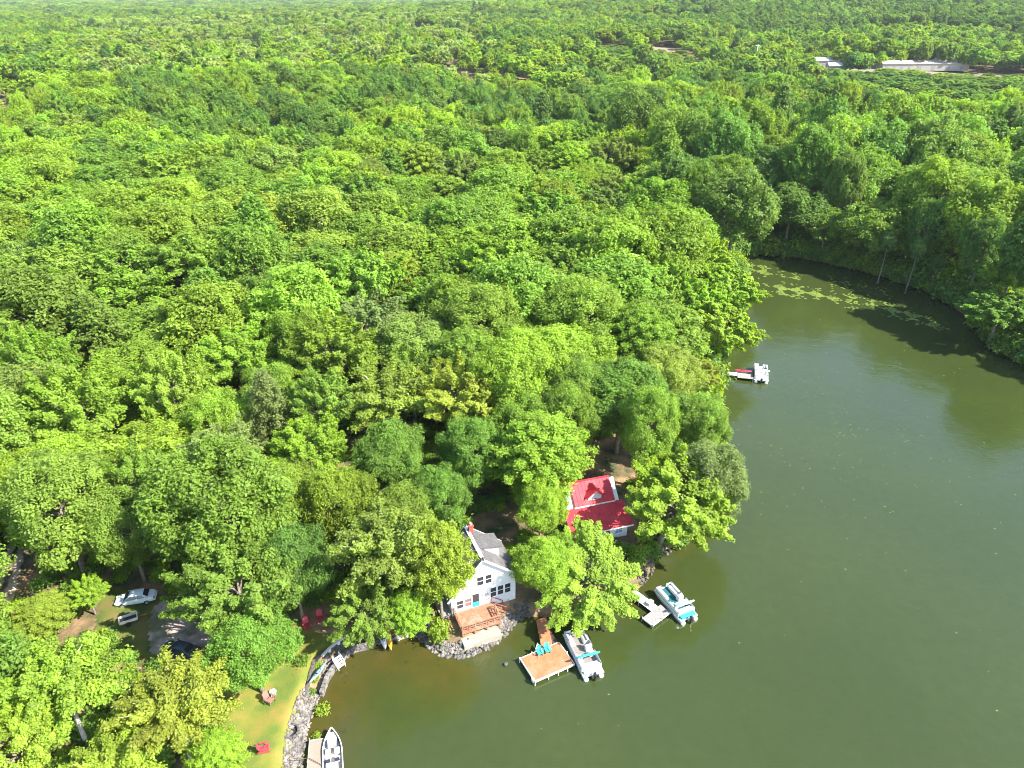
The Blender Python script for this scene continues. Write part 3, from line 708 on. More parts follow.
# ------------------------------------------------------------------ white cottage
def window(par, u, z, wd, h, y, axis='u', pane='dark_glass', cols=1, rows=2, shutters=False, shc='seat_grey'):
    """a framed window on a wall facing -y (axis 'u') at local height z (centre)"""
    f = MB(); t = .07
    for sx in (-1, 1): f.box((u+sx*wd/2, y-.03, z), (t, .08, h+t))
    for sz in (-1, 1): f.box((u, y-.034, z+sz*h/2), (wd-t, .08, t))
    for k in range(1, rows): f.box((u, y-.026, z-h/2+h*k/rows), (wd-t, .05, .05))
    for k in range(1, cols): f.box((u-wd/2+wd*k/cols, y-.022, z), (.04, .05, h-t))
    o = f.build('window', 'white_trim', par)
    MB().box((u, y-.008, z), (wd-t, .02, h-t)).build('pane', pane, o)
    MB().box((u, y-.06, z-h/2-.07), (wd+.2, .14, .05)).build('sill', 'white_trim', o)
    if shutters:
        for sx in (-1, 1):
            s = MB().box((u+sx*(wd/2+.24), y-.02, z), (.34, .05, h+.1))
            for k in range(8): s.box((u+sx*(wd/2+.24), y-.05, z-h/2+.1+k*(h-.2)/7), (.28, .03, .05))
            s.build('shutter', shc, o)
    return o
TH = R(22); A0 = P(452, 613, 2.0)
ct = thing('cottage', 'white gabled cottage with grey shingle roof on the rocky point', 'house', (A0.x, A0.y, 0), TH)
GB = .75; U1, UP, ZL, ZP, ZR, DEP = 8.3, 4.05, 4.55, 9.15, 5.65, 6.0
wl = MB(); wl.prism([(0, 0, GB-.9), (U1, 0, GB-.9), (U1, 0, ZR), (UP, 0, ZP), (0, 0, ZL)], (0, DEP, 0))
for k in range(1, 24):      # clapboard lines on the front
    z = 1.2+k*.32
    lo = 0 if z < ZL else UP*(z-ZL)/(ZP-ZL); hi = U1 if z < ZR else U1-(U1-UP)*(z-ZR)/(ZP-ZR)
    if hi-lo > .5: wl.box(((lo+hi)/2, -.006, z), (hi-lo-.06, .02, .03))
wl.build('wall', 'white_siding', ct)
rf = MB()
def slab(b, p0, p1, y0, y1, t=.16):
    """roof slope from eave p0 to ridge p1 in the (u, z) plane"""
    d = Vector((p1[0]-p0[0], 0, p1[1]-p0[1])).normalized(); n = Vector((-d.z, 0, d.x)); n = n if n.z > 0 else -n
    a, c = Vector((p0[0], y0, p0[1])), Vector((p1[0], y0, p1[1]))
    return b.prism([a, c, c+n*t, a+n*t], (0, y1-y0, 0))
kl = (ZP-ZL)/UP; kr = (ZP-ZR)/(U1-UP)
slab(rf, (-.40, ZL-.40*kl+.01), (UP-.003, ZP+.01), -.32, DEP+.3); slab(rf, (U1+.40, ZR-.40*kr+.01), (UP+.003, ZP+.01), -.32, DEP+.3)
roof = rf.build('roof', 'grey_shingle', ct)
fb = MB()
for p0, p1 in (((-.44, ZL-.44*kl-.10), (UP, ZP-.04)), ((U1+.44, ZR-.44*kr-.10), (UP, ZP-.04))):
    for yy in (-.36, DEP+.28): slab(fb, p0, p1, yy, yy+.08, .25)
fb.build('fascia', 'white_trim', roof)
rc = MB().box((UP, DEP*.52, ZP+.22), (.42, DEP*.98, .10)); rc.build('ridge_cap', 'white_trim', roof)
# long shed dormer on the left slope
dm = MB(); zs = lambda u: ZL+kl*u
dm.prism([(.55, 1.0, zs(.55)-.2), (UP-.2, 1.0, zs(UP-.2)-.2), (UP-.05, 1.0, ZP+.12), (.55, 1.0, ZL+2.35)], (0, 4.4, 0))
do = dm.build('dormer', 'white_siding', ct)
dr = MB(); slab(dr, (.2, ZL+2.16), (UP+.1, ZP+.19), .86, 5.6, .14); dr.build('dormer_roof', 'grey_shingle', do)
df = MB(); slab(df, (.17, ZL+2.02), (UP+.1, ZP+.06), .80, .87, .27); df.build('fascia', 'white_trim', do)
# small dormer on the right slope
d2 = MB(); zr = lambda u: ZR+kr*(U1-u)
d2.prism([(4.9, 2.2, zr(4.9)-.3), (7.0, 2.2, zr(7.0)-.3), (7.0, 2.2, zr(7.0)+1.75), (4.6, 2.2, ZP-.35)], (0, 2.3, 0))
d2o = d2.build('dormer', 'white_siding', ct, label='small right-hand dormer with grey shed roof')
d3 = MB(); slab(d3, (7.25, zr(7.0)+1.63), (4.4, ZP-.18), 2.0, 4.7, .13); d3.build('dormer_roof', 'grey_shingle', d2o)
ch = MB().box((4.4, 5.2, ZP+.2), (.55, .55, 1.7)).box((4.4, 5.2, ZP+1.05), (.68, .68, .12)); co = ch.build('chimney', 'brick_red', ct)
MB().tube([(4.4, 5.2, ZP+1.1), (4.4, 5.2, ZP+1.4)], .14, 8).build('flue', 'seat_grey', co)
window(ct, 3.70, 5.85, .86, 1.4, 0); window(ct, 4.76, 5.85, .86, 1.4, 0)
sh_ = MB()
for u in (2.98, 5.48):
    sh_.box((u, -.03, 5.87), (.36, .05, 1.45))
sh_.build('shutter', 'seat_grey', ct)
window(ct, 1.05, 3.0, .84, 1.3, 0); window(ct, 2.06, 3.0, .84, 1.3, 0, pane='pink_blind')
for u in (5.35, 6.3, 7.25): window(ct, u, 3.5, .80, 1.5, 0)
dd_ = MB()
for sx in (-1, 1): dd_.box((3.05+sx*.47, -.03, 3.0), (.09, .09, 2.1))
dd_.box((3.05, -.03, 4.08), (1.03, .09, .09)); dr_ = dd_.build('door', 'white_trim', ct)
MB().box((3.05, -.01, 3.35), (.85, .03, 1.3)).build('pane', 'dark_glass', dr_); MB().box((3.05, -.014, 2.32), (.85, .04, .72)).build('door_panel', 'teal_paint', dr_)
MB().box((4.35, -.05, 3.45), (.75, .06, .34)).build('wall_plaque', 'seat_grey', ct)
MB().tube([(7.3, -.06, 1.1), (7.3, -.06, 1.6)], .06, 6).build('vent_pipe', 'seat_grey', ct)
# deck with rail
dk = MB(); DX0, DX1, DY = .2, 5.05, -3.3
for k in range(22):
    y = -.05-.15*k; dk.box(((DX0+DX1)/2, y-.07, 1.9), (DX1-DX0, .135, .06))
dk.box(((DX0+DX1)/2, DY-.05, 1.78), (DX1-DX0+.05, .06, .24)); dk.box((DX0-.02, DY/2, 1.78), (.06, -DY, .24)); dk.box((DX1+.02, DY/2, 1.78), (.06, -DY, .24))
deck = dk.build('deck', 'cedar', ct)
def rail(b, p, q, top=.95, n=9):
    p, q = Vector(p), Vector(q); d = q-p; rz = math.atan2(d.y, d.x); ln = d.length; m = (p+q)/2
    b.box(m+Vector((0, 0, top)), (ln, .13, .05), rz); b.box(m+Vector((0, 0, top-.14)), (ln, .04, .09), rz); b.box(m+Vector((0, 0, .12)), (ln, .04, .09), rz)
    b.box(m+Vector((0, 0, top*.52)), (ln, .04, .10), rz)
    for k in range(0, n+1, 3):
        b.box(p+d*k/n+Vector((0, 0, top/2)), (.09, .09, top), rz)
r_ = MB(); rail(r_, (DX0+.05, DY+.02, 1.93), (DX1-.05, DY+.02, 1.93), n=18); r_.build('railing', 'cedar', deck)
r_ = MB(); rail(r_, (DX0+.05, -.1, 1.93), (DX0+.05, DY+.12, 1.93), n=12); r_.build('railing', 'cedar', deck)
r_ = MB(); rail(r_, (DX1-.05, -1.4, 1.93), (DX1-.05, DY+.12, 1.93), n=7); r_.build('railing', 'cedar', deck)
for x in (DX0+.1, 1.8, 3.4, DX1-.1): MB().box((x, DY+.1, 1.2), (.14, .14, 1.1)).build('deck_post', 'cedar', deck)
st = MB()
for k in range(5): st.box((5.25+.28*k, -.7, 1.75-.22*k), (.3, 1.1, .06))
st.box((5.9, -.12, 1.3), (1.6, .06, .22), 0, 0, R(38)); st.box((5.9, -1.28, 1.3), (1.6, .06, .22), 0, 0, R(38)); so_ = st.build('steps', 'cedar', deck)
sr = MB()
for y in (-.12, -1.28):
    sr.tube([(5.1, y, 2.85), (6.5, y, 1.75)], .05, 6); sr.tube([(6.5, y, 1.75), (6.5, y, .7)], .05, 6); sr.tube([(5.1, y, 2.85), (5.1, y, 1.9)], .05, 6)
sr.build('handrail', 'brick_red', so_)
# lean-to roof / side walk on the left
sw = MB()
for k in range(20): sw.box((-.75, .2+k*.33, 1.78), (1.3, .31, .06))
sw.box((-.75, 3.4, 1.4), (1.2, 6.5, .7)); sw.build('side_walk', 'grey_wood', ct)
cl_ = thing('concrete_landing', 'pale concrete landing below the cottage deck', 'landing', (A0.x, A0.y, 0), TH)
cs = MB(); cs.prism([(.0, -4.55, -.3), (4.75, -4.35, -.3), (4.75, -2.2, -.3), (.0, -2.2, -.3)], (0, 0, 1.3)); cs.build('slab', 'concrete', cl_, bevel=.03)
def lc(u, w, z): v = Matrix.Rotation(TH, 3, 'Z') @ Vector((u, w, z)); return Vector((A0.x+v.x, A0.y+v.y, z))
# back patio of the cottage
bp_ = thing('back_porch', 'white back porch platform behind the cottage chimney', 'porch', lc(3.4, 8.2, 0), TH)
b = MB()
for k in range(11): b.box((-1.6+.32*k, 0, 3.2), (.3, 3.2, .06))
for x in (-1.7, 1.7):
    for y in (-1.5, 1.5): b.box((x, y, 1.7), (.14, .14, 3.0))
b.build('floor', 'seat_white', bp_)
b = MB(); rail(b, (-1.75, 1.55, 3.23), (1.75, 1.55, 3.23)); rail(b, (1.75, -1.5, 3.23), (1.75, 1.5, 3.23)); rail(b, (-1.75, -1.5, 3.23), (-1.75, 1.5, 3.23)); b.build('railing', 'white_trim', bp_)

# ------------------------------------------------------------------ red roofed house
RT = R(17); RO = P(573, 527, 4.2)
rh = thing('red_roof_house', 'white lake house with a red metal roof among the trees', 'house', (RO.x-.1, RO.y-1.1, -.35), RT)
W_ = 8.6; YA, ZA = 0, 4.1; YB, ZB = 3.6, 5.4; YC, ZC = 6.0, 8.0; YD, ZD = 9.6, 5.0
def xprism(b, poly, x0, x1): return b.prism([(x0, y, z) for y, z in poly], (x1-x0, 0, 0))
b = MB(); xprism(b, [(.35, .6), (YD-.3, .6), (YD-.3, ZD-.1), (YC, ZC-.15), (YB, ZB+.15), (YB, ZB-.15), (.35, ZA)], .3, W_-.3); b.build('wall', 'white_siding', rh)
def yslab(b, p0, p1, x0, x1, t=.12):
    d = Vector((0, p1[0]-p0[0], p1[1]-p0[1])).normalized(); n = Vector((0, -d.z, d.y)); n = n if n.z > 0 else -n
    a, c = Vector((x0, p0[0], p0[1])), Vector((x0, p1[0], p1[1])); b.prism([a, c, c+n*t, a+n*t], (x1-x0, 0, 0))
    for k in range(int((x1-x0)/.55)+1):     # standing seams
        x = x0+.02+k*.55; a, c = Vector((x, p0[0], p0[1]))+n*t, Vector((x, p1[0], p1[1]))+n*t; b.prism([a, c, c+n*.03, a+n*.03], (.04, 0, 0))
b = MB(); yslab(b, (-.35, ZA-.13), (YB, ZB), -.2, W_+.2); lo_ = b.build('roof', 'red_metal', rh, label='lower red porch roof')
MB().box((W_/2, -.40, ZA-.10), (W_+.4, .05, .2)).build('fascia', 'white_trim', lo_)
b = MB(); yslab(b, (YB-.15, ZB+.30), (YC, ZC), 1.6, 7.6); yslab(b, (YD, ZD), (YC+.004, ZC), 1.6, 7.6); ro = b.build('roof', 'red_metal', rh, label='upper red gable roof')
b = MB(); b.box((4.6, YB-.18, ZB+.26), (6.1, .06, .28)); b.build('fascia', 'white_trim', ro)
b = MB(); b.box((4.6, YC, ZC+.15), (6.0, .26, .08)); b.build('ridge_cap', 'red_metal', ro)
b = MB(); dx0, dx1, zf = 3.7, 5.7, 5.9; pk = 7.75
b.prism([(dx0, 3.85, zf-.4), (dx1, 3.85, zf-.4), (dx1, 3.85, zf+.95), ((dx0+dx1)/2, 3.85, pk-.1), (dx0, 3.85, zf+.95)], (0, 2.0, 0)); dq = b.build('dormer', 'white_siding', rh)
b = MB()
slab(b, (dx0-.3, zf+.70), ((dx0+dx1)/2, pk), 3.55, 5.95, .10); slab(b, (dx1+.3, zf+.70), ((dx0+dx1)/2+.003, pk), 3.55, 5.95, .10); b.build('dormer_roof', 'red_metal', dq)
window(dq, 4.7, 6.2, .55, .5, 3.85)
for x in (1.6, 3.4, 5.2, 7.0): window(rh, x, 3.0, 1.1, 1.1, .35, cols=2, pane='blue_stripe' if x == 7.0 else 'dark_glass')
b = MB(); slab(b, (-1.6, 4.6), (1.2, 6.2), 8.4, 12.6, .12); slab(b, (3.9, 4.8), (1.203, 6.2), 8.4, 12.6, .12); b.build('wing_roof', 'red_metal', rh)
b = MB(); b.prism([(-1.3, 8.7, .6), (3.6, 8.7, .6), (3.6, 8.7, 4.85), (1.2, 8.7, 6.1), (-1.3, 8.7, 4.65)], (0, 3.6, 0)); b.build('wing_wall', 'white_siding', rh)
b = MB().tube([(8.0, 5.6, 5.0), (8.0, 5.6, 7.2)], .2, 8); b.build('chimney', 'red_metal', rh)

# ------------------------------------------------------------------ boats
def rbox(name, c, d, m, par, bev=.06, **k): return MB().box(c, d, **{x: k[x] for x in k if x != 'label'}).build(name, m, par, bevel=bev, label=k.get('label'))
def pontoon(label, loc, rz, L, W, floor, seat, roll, pad, stripe, roll_x, roll2=None):
    t = thing('pontoon_boat', label, 'boat', loc, rz)
    for s in (-1, 1):
        y = s*(W/2-.36); b = MB()
        b.tube([(-L/2-.05, y, .12), (-L/2+.1, y, .12), (L/2-.9, y, .12), (L/2-.35, y, .20), (L/2+.12, y, .36)], [.24, .33, .33, .24, .05], 14)
        o = b.build('pontoon', 'aluminium', t, smooth=True)
    rbox('deck', (0, 0, .52), (L-.1, W, .12), 'white_gel', t, .02)
    rbox('carpet', (.1, 0, .585), (L-.9, W-.22, .02), floor, t, .004)
    hz, x0, x1 = .92, -L/2+.75, L/2-.35
    def fence(nm, p, q):
        p, q = Vector(p), Vector(q); d = q-p; rz_ = math.atan2(d.y, d.x); m = (p+q)/2; b = MB().box(m, (d.length, .05, .58), rz_)
        o = b.build(nm, 'white_gel', t); r = MB()
        r.box(m+Vector((0, 0, .32)), (d.length+.05, .07, .06), rz_); r.box(m-Vector((0, 0, .29)), (d.length+.04, .065, .05), rz_)
        r.build('rail', 'aluminium', o)
        n_ = Vector((math.sin(rz_), -math.cos(rz_), 0))*.027
        for sg in (1, -1): MB().box(m+n_*sg+Vector((0, 0, -.05)), (d.length*.96, .006, .14), rz_).build('stripe', stripe, o)
    yw = W/2-.07
    fence('fence', (x0, yw, hz), (x1, yw, hz)); fence('fence', (x0, -yw, hz), (x0+L*.30, -yw, hz)); fence('fence', (x0+L*.42, -yw, hz), (x1, -yw, hz))
    fence('fence', (x1, yw, hz), (x1, .4, hz)); fence('fence', (x1, -.4, hz), (x1, -yw, hz)); fence('fence', (x0, -yw, hz), (x0, yw, hz))
    def couch(x, y, lx, ly, bx, by):
        o = rbox('seat', (x, y, .80), (lx, ly, .40), seat, t, .07)
        if by: rbox('backrest', (x, y+by*(ly/2-.08), 1.10), (lx, .18, .36), seat, o, .06)
        if bx: rbox('backrest', (x+bx*(lx/2-.08), y, 1.10), (.18, ly, .36), seat, o, .06)
        rbox('cushion', (x, y-by*.06, 1.015), (lx-.16, ly-.22, .05), 'seat_grey' if roll2 is None else seat, o, .02)
    couch(x1-1.05, yw-.38, 1.75, .62, 0, 1); couch(x1-1.05, -yw+.38, 1.75, .62, 0, -1)
    couch(x0+.42, 0, .65, W-.5, -1, 0); couch(x0+1.5, yw-.38, 1.1, .62, 0, 1)
    # helm
    c = rbox('console', (.15, -yw+.48, .98), (.6, .72, .80), 'white_gel', t, .06)
    MB().prism([(.3, -yw+.16, 1.38), (.3, -yw+.8, 1.38), (.42, -yw+.76, 1.66), (.42, -yw+.2, 1.66)], (.015, 0, 0)).build('windshield', 'dark_glass', c)
    ring = [(-.2+.05*math.sin(a)*.6, -yw+.48+.19*math.cos(a), 1.25+.17*math.sin(a)) for a in [k*math.pi/8 for k in range(17)]]
    MB().tube(ring, .018, 6).build('steering_wheel', 'black_plastic', c)
    h = rbox('helm_seat', (-.72, -yw+.5, .88), (.5, .52, .5), seat, t, .07); rbox('backrest', (-.93, -yw+.5, 1.26), (.14, .5, .5), seat, h, .05)
    # folded bimini: hoops and rolled canvas lying across the boat
    hp = MB()
    for dx in (0, .18): hp.tube([(roll_x+.7, -W/2+.06, 1.2), (roll_x+dx, -W/2+.02, 1.75), (roll_x+dx, W/2-.02, 1.75), (roll_x+.7, W/2-.06, 1.2)], .022, 6)
    bm = hp.build('bimini_frame', 'aluminium', t)
    MB().tube([(roll_x+.09, -W/2-.15, 1.80), (roll_x+.05, -W/4, 1.84), (roll_x+.13, W/5, 1.81), (roll_x+.09, W/2+.12, 1.80)], [.10, .17, .15, .10], 10).build('bimini_canvas', roll, bm, smooth=True)
    if roll2:
        MB().prism([(roll_x+.25, -W/2+.25, 1.42), (roll_x+1.05, -W/2+.35, 1.36), (roll_x+1.0, W/2-.45, 1.36), (roll_x+.2, W/2-.3, 1.45)], (0, 0, .09)).build('sun_cover', roll2, t, bevel=.03)
    rbox('stern_pad', (-L/2+.42, 0, .72), (.52, W*.82, .30), pad, t, .06)
    # outboard
    m_ = rbox('outboard_motor', (-L/2-.30, 0, .95), (.50, .36, .46), 'black_plastic', t, .10)
    MB().prism([(-L/2-.12, -.07, .75), (-L/2-.40, -.07, .75), (-L/2-.36, -.07, -.25), (-L/2-.22, -.07, -.25)], (0, .14, 0)).build('leg', 'black_plastic', m_)
    MB().box((-L/2-.08, 0, .6), (.2, .5, .3)).build('bracket', 'aluminium', m_)
    for s in (-1, 1): MB().tube([(-L/2-.02, s*(W/2-.36), .12), (-L/2-.16, s*(W/2-.36), .12)], [.33, .20], 14).build('pontoon_cap', 'white_gel', t)
    return t
def heading(a, b): return math.atan2(a[1]-b[1], a[0]-b[0])
bow, ste = (7.27, 61.5), (9.22, 55.3)
pontoon('white pontoon boat with pale seats moored at the orange wood dock', ((bow[0]+ste[0])/2, (bow[1]+ste[1])/2, 0), heading(bow, ste), 6.6, 2.55, 'carpet_grey', 'seat_white', 'canvas_teal', 'white_gel', 'blue_stripe', -1.55)
bow, ste = (19.4, 68.8), (21.75, 63.7)
pontoon('pontoon boat with teal carpet and turquoise stern pad at the grey dock', ((bow[0]+ste[0])/2, (bow[1]+ste[1])/2, 0), heading(bow, ste), 5.9, 2.55, 'carpet_teal', 'seat_white', 'seat_white', 'turquoise', 'canvas_teal', -1.75, 'canvas_mint')
bow, ste = (51.1, 132.0), (49.3, 125.4)
pontoon('small white pontoon boat at the end of the far dock', (50.2, 128.2, 0), heading(bow, ste), 6.4, 2.7, 'white_gel', 'seat_white', 'seat_white', 'white_gel', 'seat_grey', -1.2)
# runabout at the stone shore
mb_ = thing('motor_boat', 'silver motor boat with tan floor moored by the pale stones', 'boat', (*P(332.5, 748, .3).xy, 0), heading(P(334.5, 724, .5), P(336.5, 768, .5)))
Lb, Wb = 5.6, 1.95; rings = []; inner = []
for k in range(15):
    f = k/14; x = -3.6+f*5.6; hw = Wb/2*(1-max(0, (f-.45)/.55)**2.3)*(.94+.06*f)+.02; zg = .62+.22*f*f; kz = -.25+.45*max(0, (f-.7)/.3)**2
    rings.append([(x, hw, zg), (x, hw*.93, .30+.1*f), (x, hw*.72, -.02+kz*.3+.1), (x, 0, kz), (x, -hw*.72, -.02+kz*.3+.1), (x, -hw*.93, .30+.1*f), (x, -hw, zg)])
b = MB(); b.loft(rings, cap=False, closed=False); b.add([rings[0][i] for i in range(7)], [tuple(range(7))]); hull = b.build('hull', 'aluminium', mb_, smooth=False)
sld = hull.modifiers.new('thickness', 'SOLIDIFY'); sld.thickness = .05
b = MB()
for s in (0, 6): b.tube([Vector(r[s])+Vector((0, 0, .02)) for r in rings], .055, 6)
b.build('gunwale', 'white_gel', mb_)
b = MB(); vs = []; n_ = 13
for k in range(n_): r = rings[k]; vs += [(r[0][0], r[0][1]*.86, .20), (r[0][0], -r[0][1]*.86, .20)]
b.add(vs, [(2*k, 2*k+1, 2*k+3, 2*k+2) for k in range(n_-1)]); b.build('floor', 'tan_floor', mb_)
b = MB(); vs = []
for k in (9, 10, 11, 12, 13): r = rings[k]; vs += [(r[0][0], r[0][1]*.9, r[0][2]-.16), (r[0][0], -r[0][1]*.9, r[0][2]-.16)]
b.add(vs, [(2*k, 2*k+1, 2*k+3, 2*k+2) for k in range(4)]); b.build('bow_deck', 'tan_floor', mb_)
for y in (.58, -.58):
    rbox('bow_seat', (.55, y, .42), (1.1, .30, .36), 'navy_vinyl', mb_, .06)
for y in (.45, -.45):
    c = rbox('console', (-.55, y, .56), (.5, .52, .62), 'white_gel', mb_, .06)
    MB().prism([(-.35, y-.28, .86), (-.35, y+.28, .86), (-.62, y+.24, 1.16), (-.62, y-.24, 1.16)], (.02, 0, 0)).build('windshield', 'dark_glass', c)
    s_ = rbox('seat', (-1.45, y, .48), (.5, .5, .40), 'seat_white', mb_, .08); rbox('backrest', (-1.70, y, .80), (.14, .5, .46), 'navy_vinyl', s_, .05)
rbox('stern_bench', (-2.9, 0, .46), (.6, 1.5, .44), 'seat_white', mb_, .08); rbox('side_cushion', (-2.2, .78, .50), (1.2, .16, .3), 'navy_vinyl', mb_, .04)
b = MB().box((-3.85, 0, .75), (.45, .36, .5)); b.build('outboard_motor', 'black_plastic', mb_, bevel=.08)
def kayak(label, loc, rz, L, m, w=.72, tilt=0, name='kayak'):
    t = thing(name, label, 'kayak', loc, rz); t.rotation_euler = (0, tilt, rz); rings = []
    for k in range(13):
        f = k/12; x = (f-.5)*L; q = max(.03, math.sin(math.pi*f)**.7); sh_2 = .12*(2*f-1)**2
        rings.append([(x, w/2*q*math.cos(a), .17+sh_2+.17*max(.25, q)*math.sin(a)) for a in [j*math.pi/6 for j in range(12)]])
    MB().loft(rings).build('hull', m, t, smooth=True)
    MB().tube([(.55*math.cos(a), .2*math.sin(a), .345) for a in [j*math.pi/8 for j in range(17)]], .025, 6).build('cockpit_rim', 'black_plastic', t)
    MB().box((-.25, 0, .36), (.08, .34, .22)).build('seat', 'black_plastic', t); return t
k0, k1 = P(391, 650, .1), P(386, 624, 1.0)
kayak('yellow-orange kayak pulled up on the shore under the leaning maple', ((k0.x+k1.x)/2, (k0.y+k1.y)/2, .45), heading(k1, k0), 3.9, 'kayak_yellow', tilt=-.16)
k0, k1 = P(385, 648, .1), P(381, 630, .8)
kayak('pale grey kayak lying left of the yellow one', ((k0.x+k1.x)/2, (k0.y+k1.y)/2, .42), heading(k1, k0), 3.2, 'white_gel', tilt=-.16)

# ------------------------------------------------------------------ docks
def planks(b, x0, x1, y0, y1, z, along='x', w=.145, gap=.012, t=.05):
    if along == 'x':
        n = max(1, int((y1-y0)/w))
        for k in range(n): b.box(((x0+x1)/2, y0+(k+.5)*(y1-y0)/n, z), (x1-x0, (y1-y0)/n-gap, t))
    else:
        n = max(1, int((x1-x0)/w))
        for k in range(n): b.box((x0+(k+.5)*(x1-x0)/n, (y0+y1)/2, z), ((x1-x0)/n-gap, y1-y0, t))
dA, dB, dC = P(523.5, 657.5, .6), P(535, 681, .6), P(574, 664, .6)
DT = math.atan2(dC.y-dB.y, dC.x-dB.x); dLx = (dC-dB).length; dLy = (dA-dB).length
wd_ = thing('wooden_dock', 'orange-brown wooden T dock beside the white pontoon boat', 'dock', (dB.x, dB.y, 0), DT)
b = MB(); planks(b, 0, dLx, 0, dLy, .6, 'y'); pl = b.build('platform', 'dock_wood', wd_)
b = MB()
b.box((dLx/2, -.05, .54), (dLx+.1, .09, .26)); b.box((dLx/2, dLy+.05, .52), (dLx, .09, .22)); b.box((-.05, dLy/2, .53), (.09, dLy+.1, .24)); b.box((dLx+.05, dLy/2, .53), (.09, dLy, .24)); b.build('edge_trim', 'seat_white', pl)
iv = Matrix.Rotation(-DT, 3, 'Z'); wv = iv @ (P(543.5, 622, .6)-dB)
b = MB(); x0_ = dLx-2.25; b.prism([(x0_, dLy+.12, .60), (x0_+1.45, dLy+.12, .60), (wv.x+.72, wv.y+.6, .60), (wv.x-.70, wv.y+.6, .60)], (0, 0, .05)); b.build('walkway', 'dock_wood', wd_)
b = MB()
for k in range(26):
    f = (k+.5)/26; b.box((x0_+.725+(wv.x+.01-x0_-.725)*f, dLy+.12+(wv.y+.6-dLy-.12)*f, .652), (1.42, .012, .006))
b.build('plank_joint', 'dark_wood', wd_)
b = MB(); b.box((dLx-.32, dLy+.55, .585), (.7, 1.9, .05)); b.box((dLx-.3, dLy+2.1, .585), (.66, 1.0, .05)); b.build('side_walk', 'dark_wood', wd_, label='dock boards along the boat, its shade painted in dark')  # the boat fence's shade, put into the dark colour of these boards
MB().prism([(x0_-.95, dLy+.11, .60), (x0_, dLy+.11, .60), (x0_-.02, dLy+1.1, .60)], (0, 0, .05)).build('corner_brace', 'seat_white', wd_)
for x, y in ((-.05, -.12), (dLx*.33, -.12), (dLx*.58, -.12), (dLx*.82, -.12), (-.12, dLy), (dLx*.3, dLy+.1), (dLx+.12, dLy*.5)): MB().tube([(x, y, -1.3), (x, y, .78)], .06, 8).build('post', 'seat_white', wd_)
rbox('bumper', (-.12, .25, .55), (.3, .5, .5), 'seat_white', wd_, .1)
def adirondack(label, loc, rz, m, group=None, s=1.0):
    t = thing('lawn_chair', label, 'chair', loc, rz, group); t.scale = (s, s, s)
    b = MB()
    for k in range(6): b.box((.30-.105*k, 0, .36-.030*k), (.095, .54, .025), 0, 0, R(16))
    b.build('seat', m, t); b = MB()
    for k in range(5):
        y = -.22+.11*k; h = .80-.06*abs(k-2)**1.4; b.box((-.36-.09, y, .28+h/2-.05), (.025, .098, h), 0, 0, R(-20))
    b.box((-.40, 0, .40), (.04, .58, .07), 0, 0, R(-20)); b.build('backrest', m, t)
    for sy in (-1, 1):
        MB().box((0, sy*.34, .56), (.72, .13, .028)).build('arm', m, t)
        MB().box((.30, sy*.30, .275), (.09, .03, .55)).build('leg', m, t); MB().box((-.12, sy*.28, .17), (.92, .03, .11), 0, 0, R(15)).build('leg', m, t)
    return t
for px_, py_, lab in ((540, 654, 'teal dock chair nearer the left corner of the wooden dock'), (547.5, 651.5, 'teal dock chair nearer the walkway of the wooden dock')):
    p = P(px_, py_, .63); adirondack(lab, (p.x, p.y, .635), R(-75), 'chair_teal', 'teal chairs on the wooden dock', .95)
# grey dock
gA, gB, gC = P(645, 616.5, .5), P(652.5, 625.5, .5), P(670.5, 612, .5); gt = math.atan2(gC.y-gB.y, gC.x-gB.x)
gd = thing('grey_dock', 'weathered grey L dock beside the teal pontoon boat', 'dock', (gB.x, gB.y, 0), gt); ly = (gA-gB).length; lx = (gC-gB).length
b = MB(); planks(b, 0, lx, 0, ly, .5, 'y'); b.build('platform', 'grey_wood', gd)
b = MB(); b.box((lx/2, -.04, .45), (lx+.08, .07, .2)); b.box((-.04, ly/2, .45), (.07, ly, .2)); b.build('edge_trim', 'seat_white', gd)
b = MB(); x0_ = lx-1.75; y_end = ly+5.3; planks(b, x0_, x0_+1.25, ly+.02, y_end, .5, 'x', .2); b.build('walkway', 'seat_white', gd)
for x, y in ((0, -.08), (lx*.5, -.08), (-.08, ly), (x0_-.08, ly+2), (x0_-.08, ly+4)): MB().tube([(x, y, -1.3), (x, y, .75)], .05, 8).build('post', 'grey_wood', gd)
gm = Matrix.Rotation(gt, 3, 'Z')
def ond(x, y, z): v = gm @ Vector((x, y, 0)); return (gB.x+v.x, gB.y+v.y, z)
t = thing('storage_box', 'low lilac-grey storage box on the grey dock walkway', 'box', ond(x0_+.75, ly+.9, .525), gt); rbox('body', (0, 0, .2), (.85, .5, .4), 'seat_grey', t, .03); rbox('lid', (0, 0, .43), (.9, .55, .06), 'seat_white', t, .02)
t = thing('cooler', 'small white cooler further along the grey dock walkway', 'cooler', ond(x0_+.5, ly+2.5, .525), gt); rbox('body', (0, 0, .18), (.6, .38, .36), 'white_gel', t, .04); rbox('lid', (0, 0, .39), (.63, .41, .07), 'blue_stripe', t, .02)
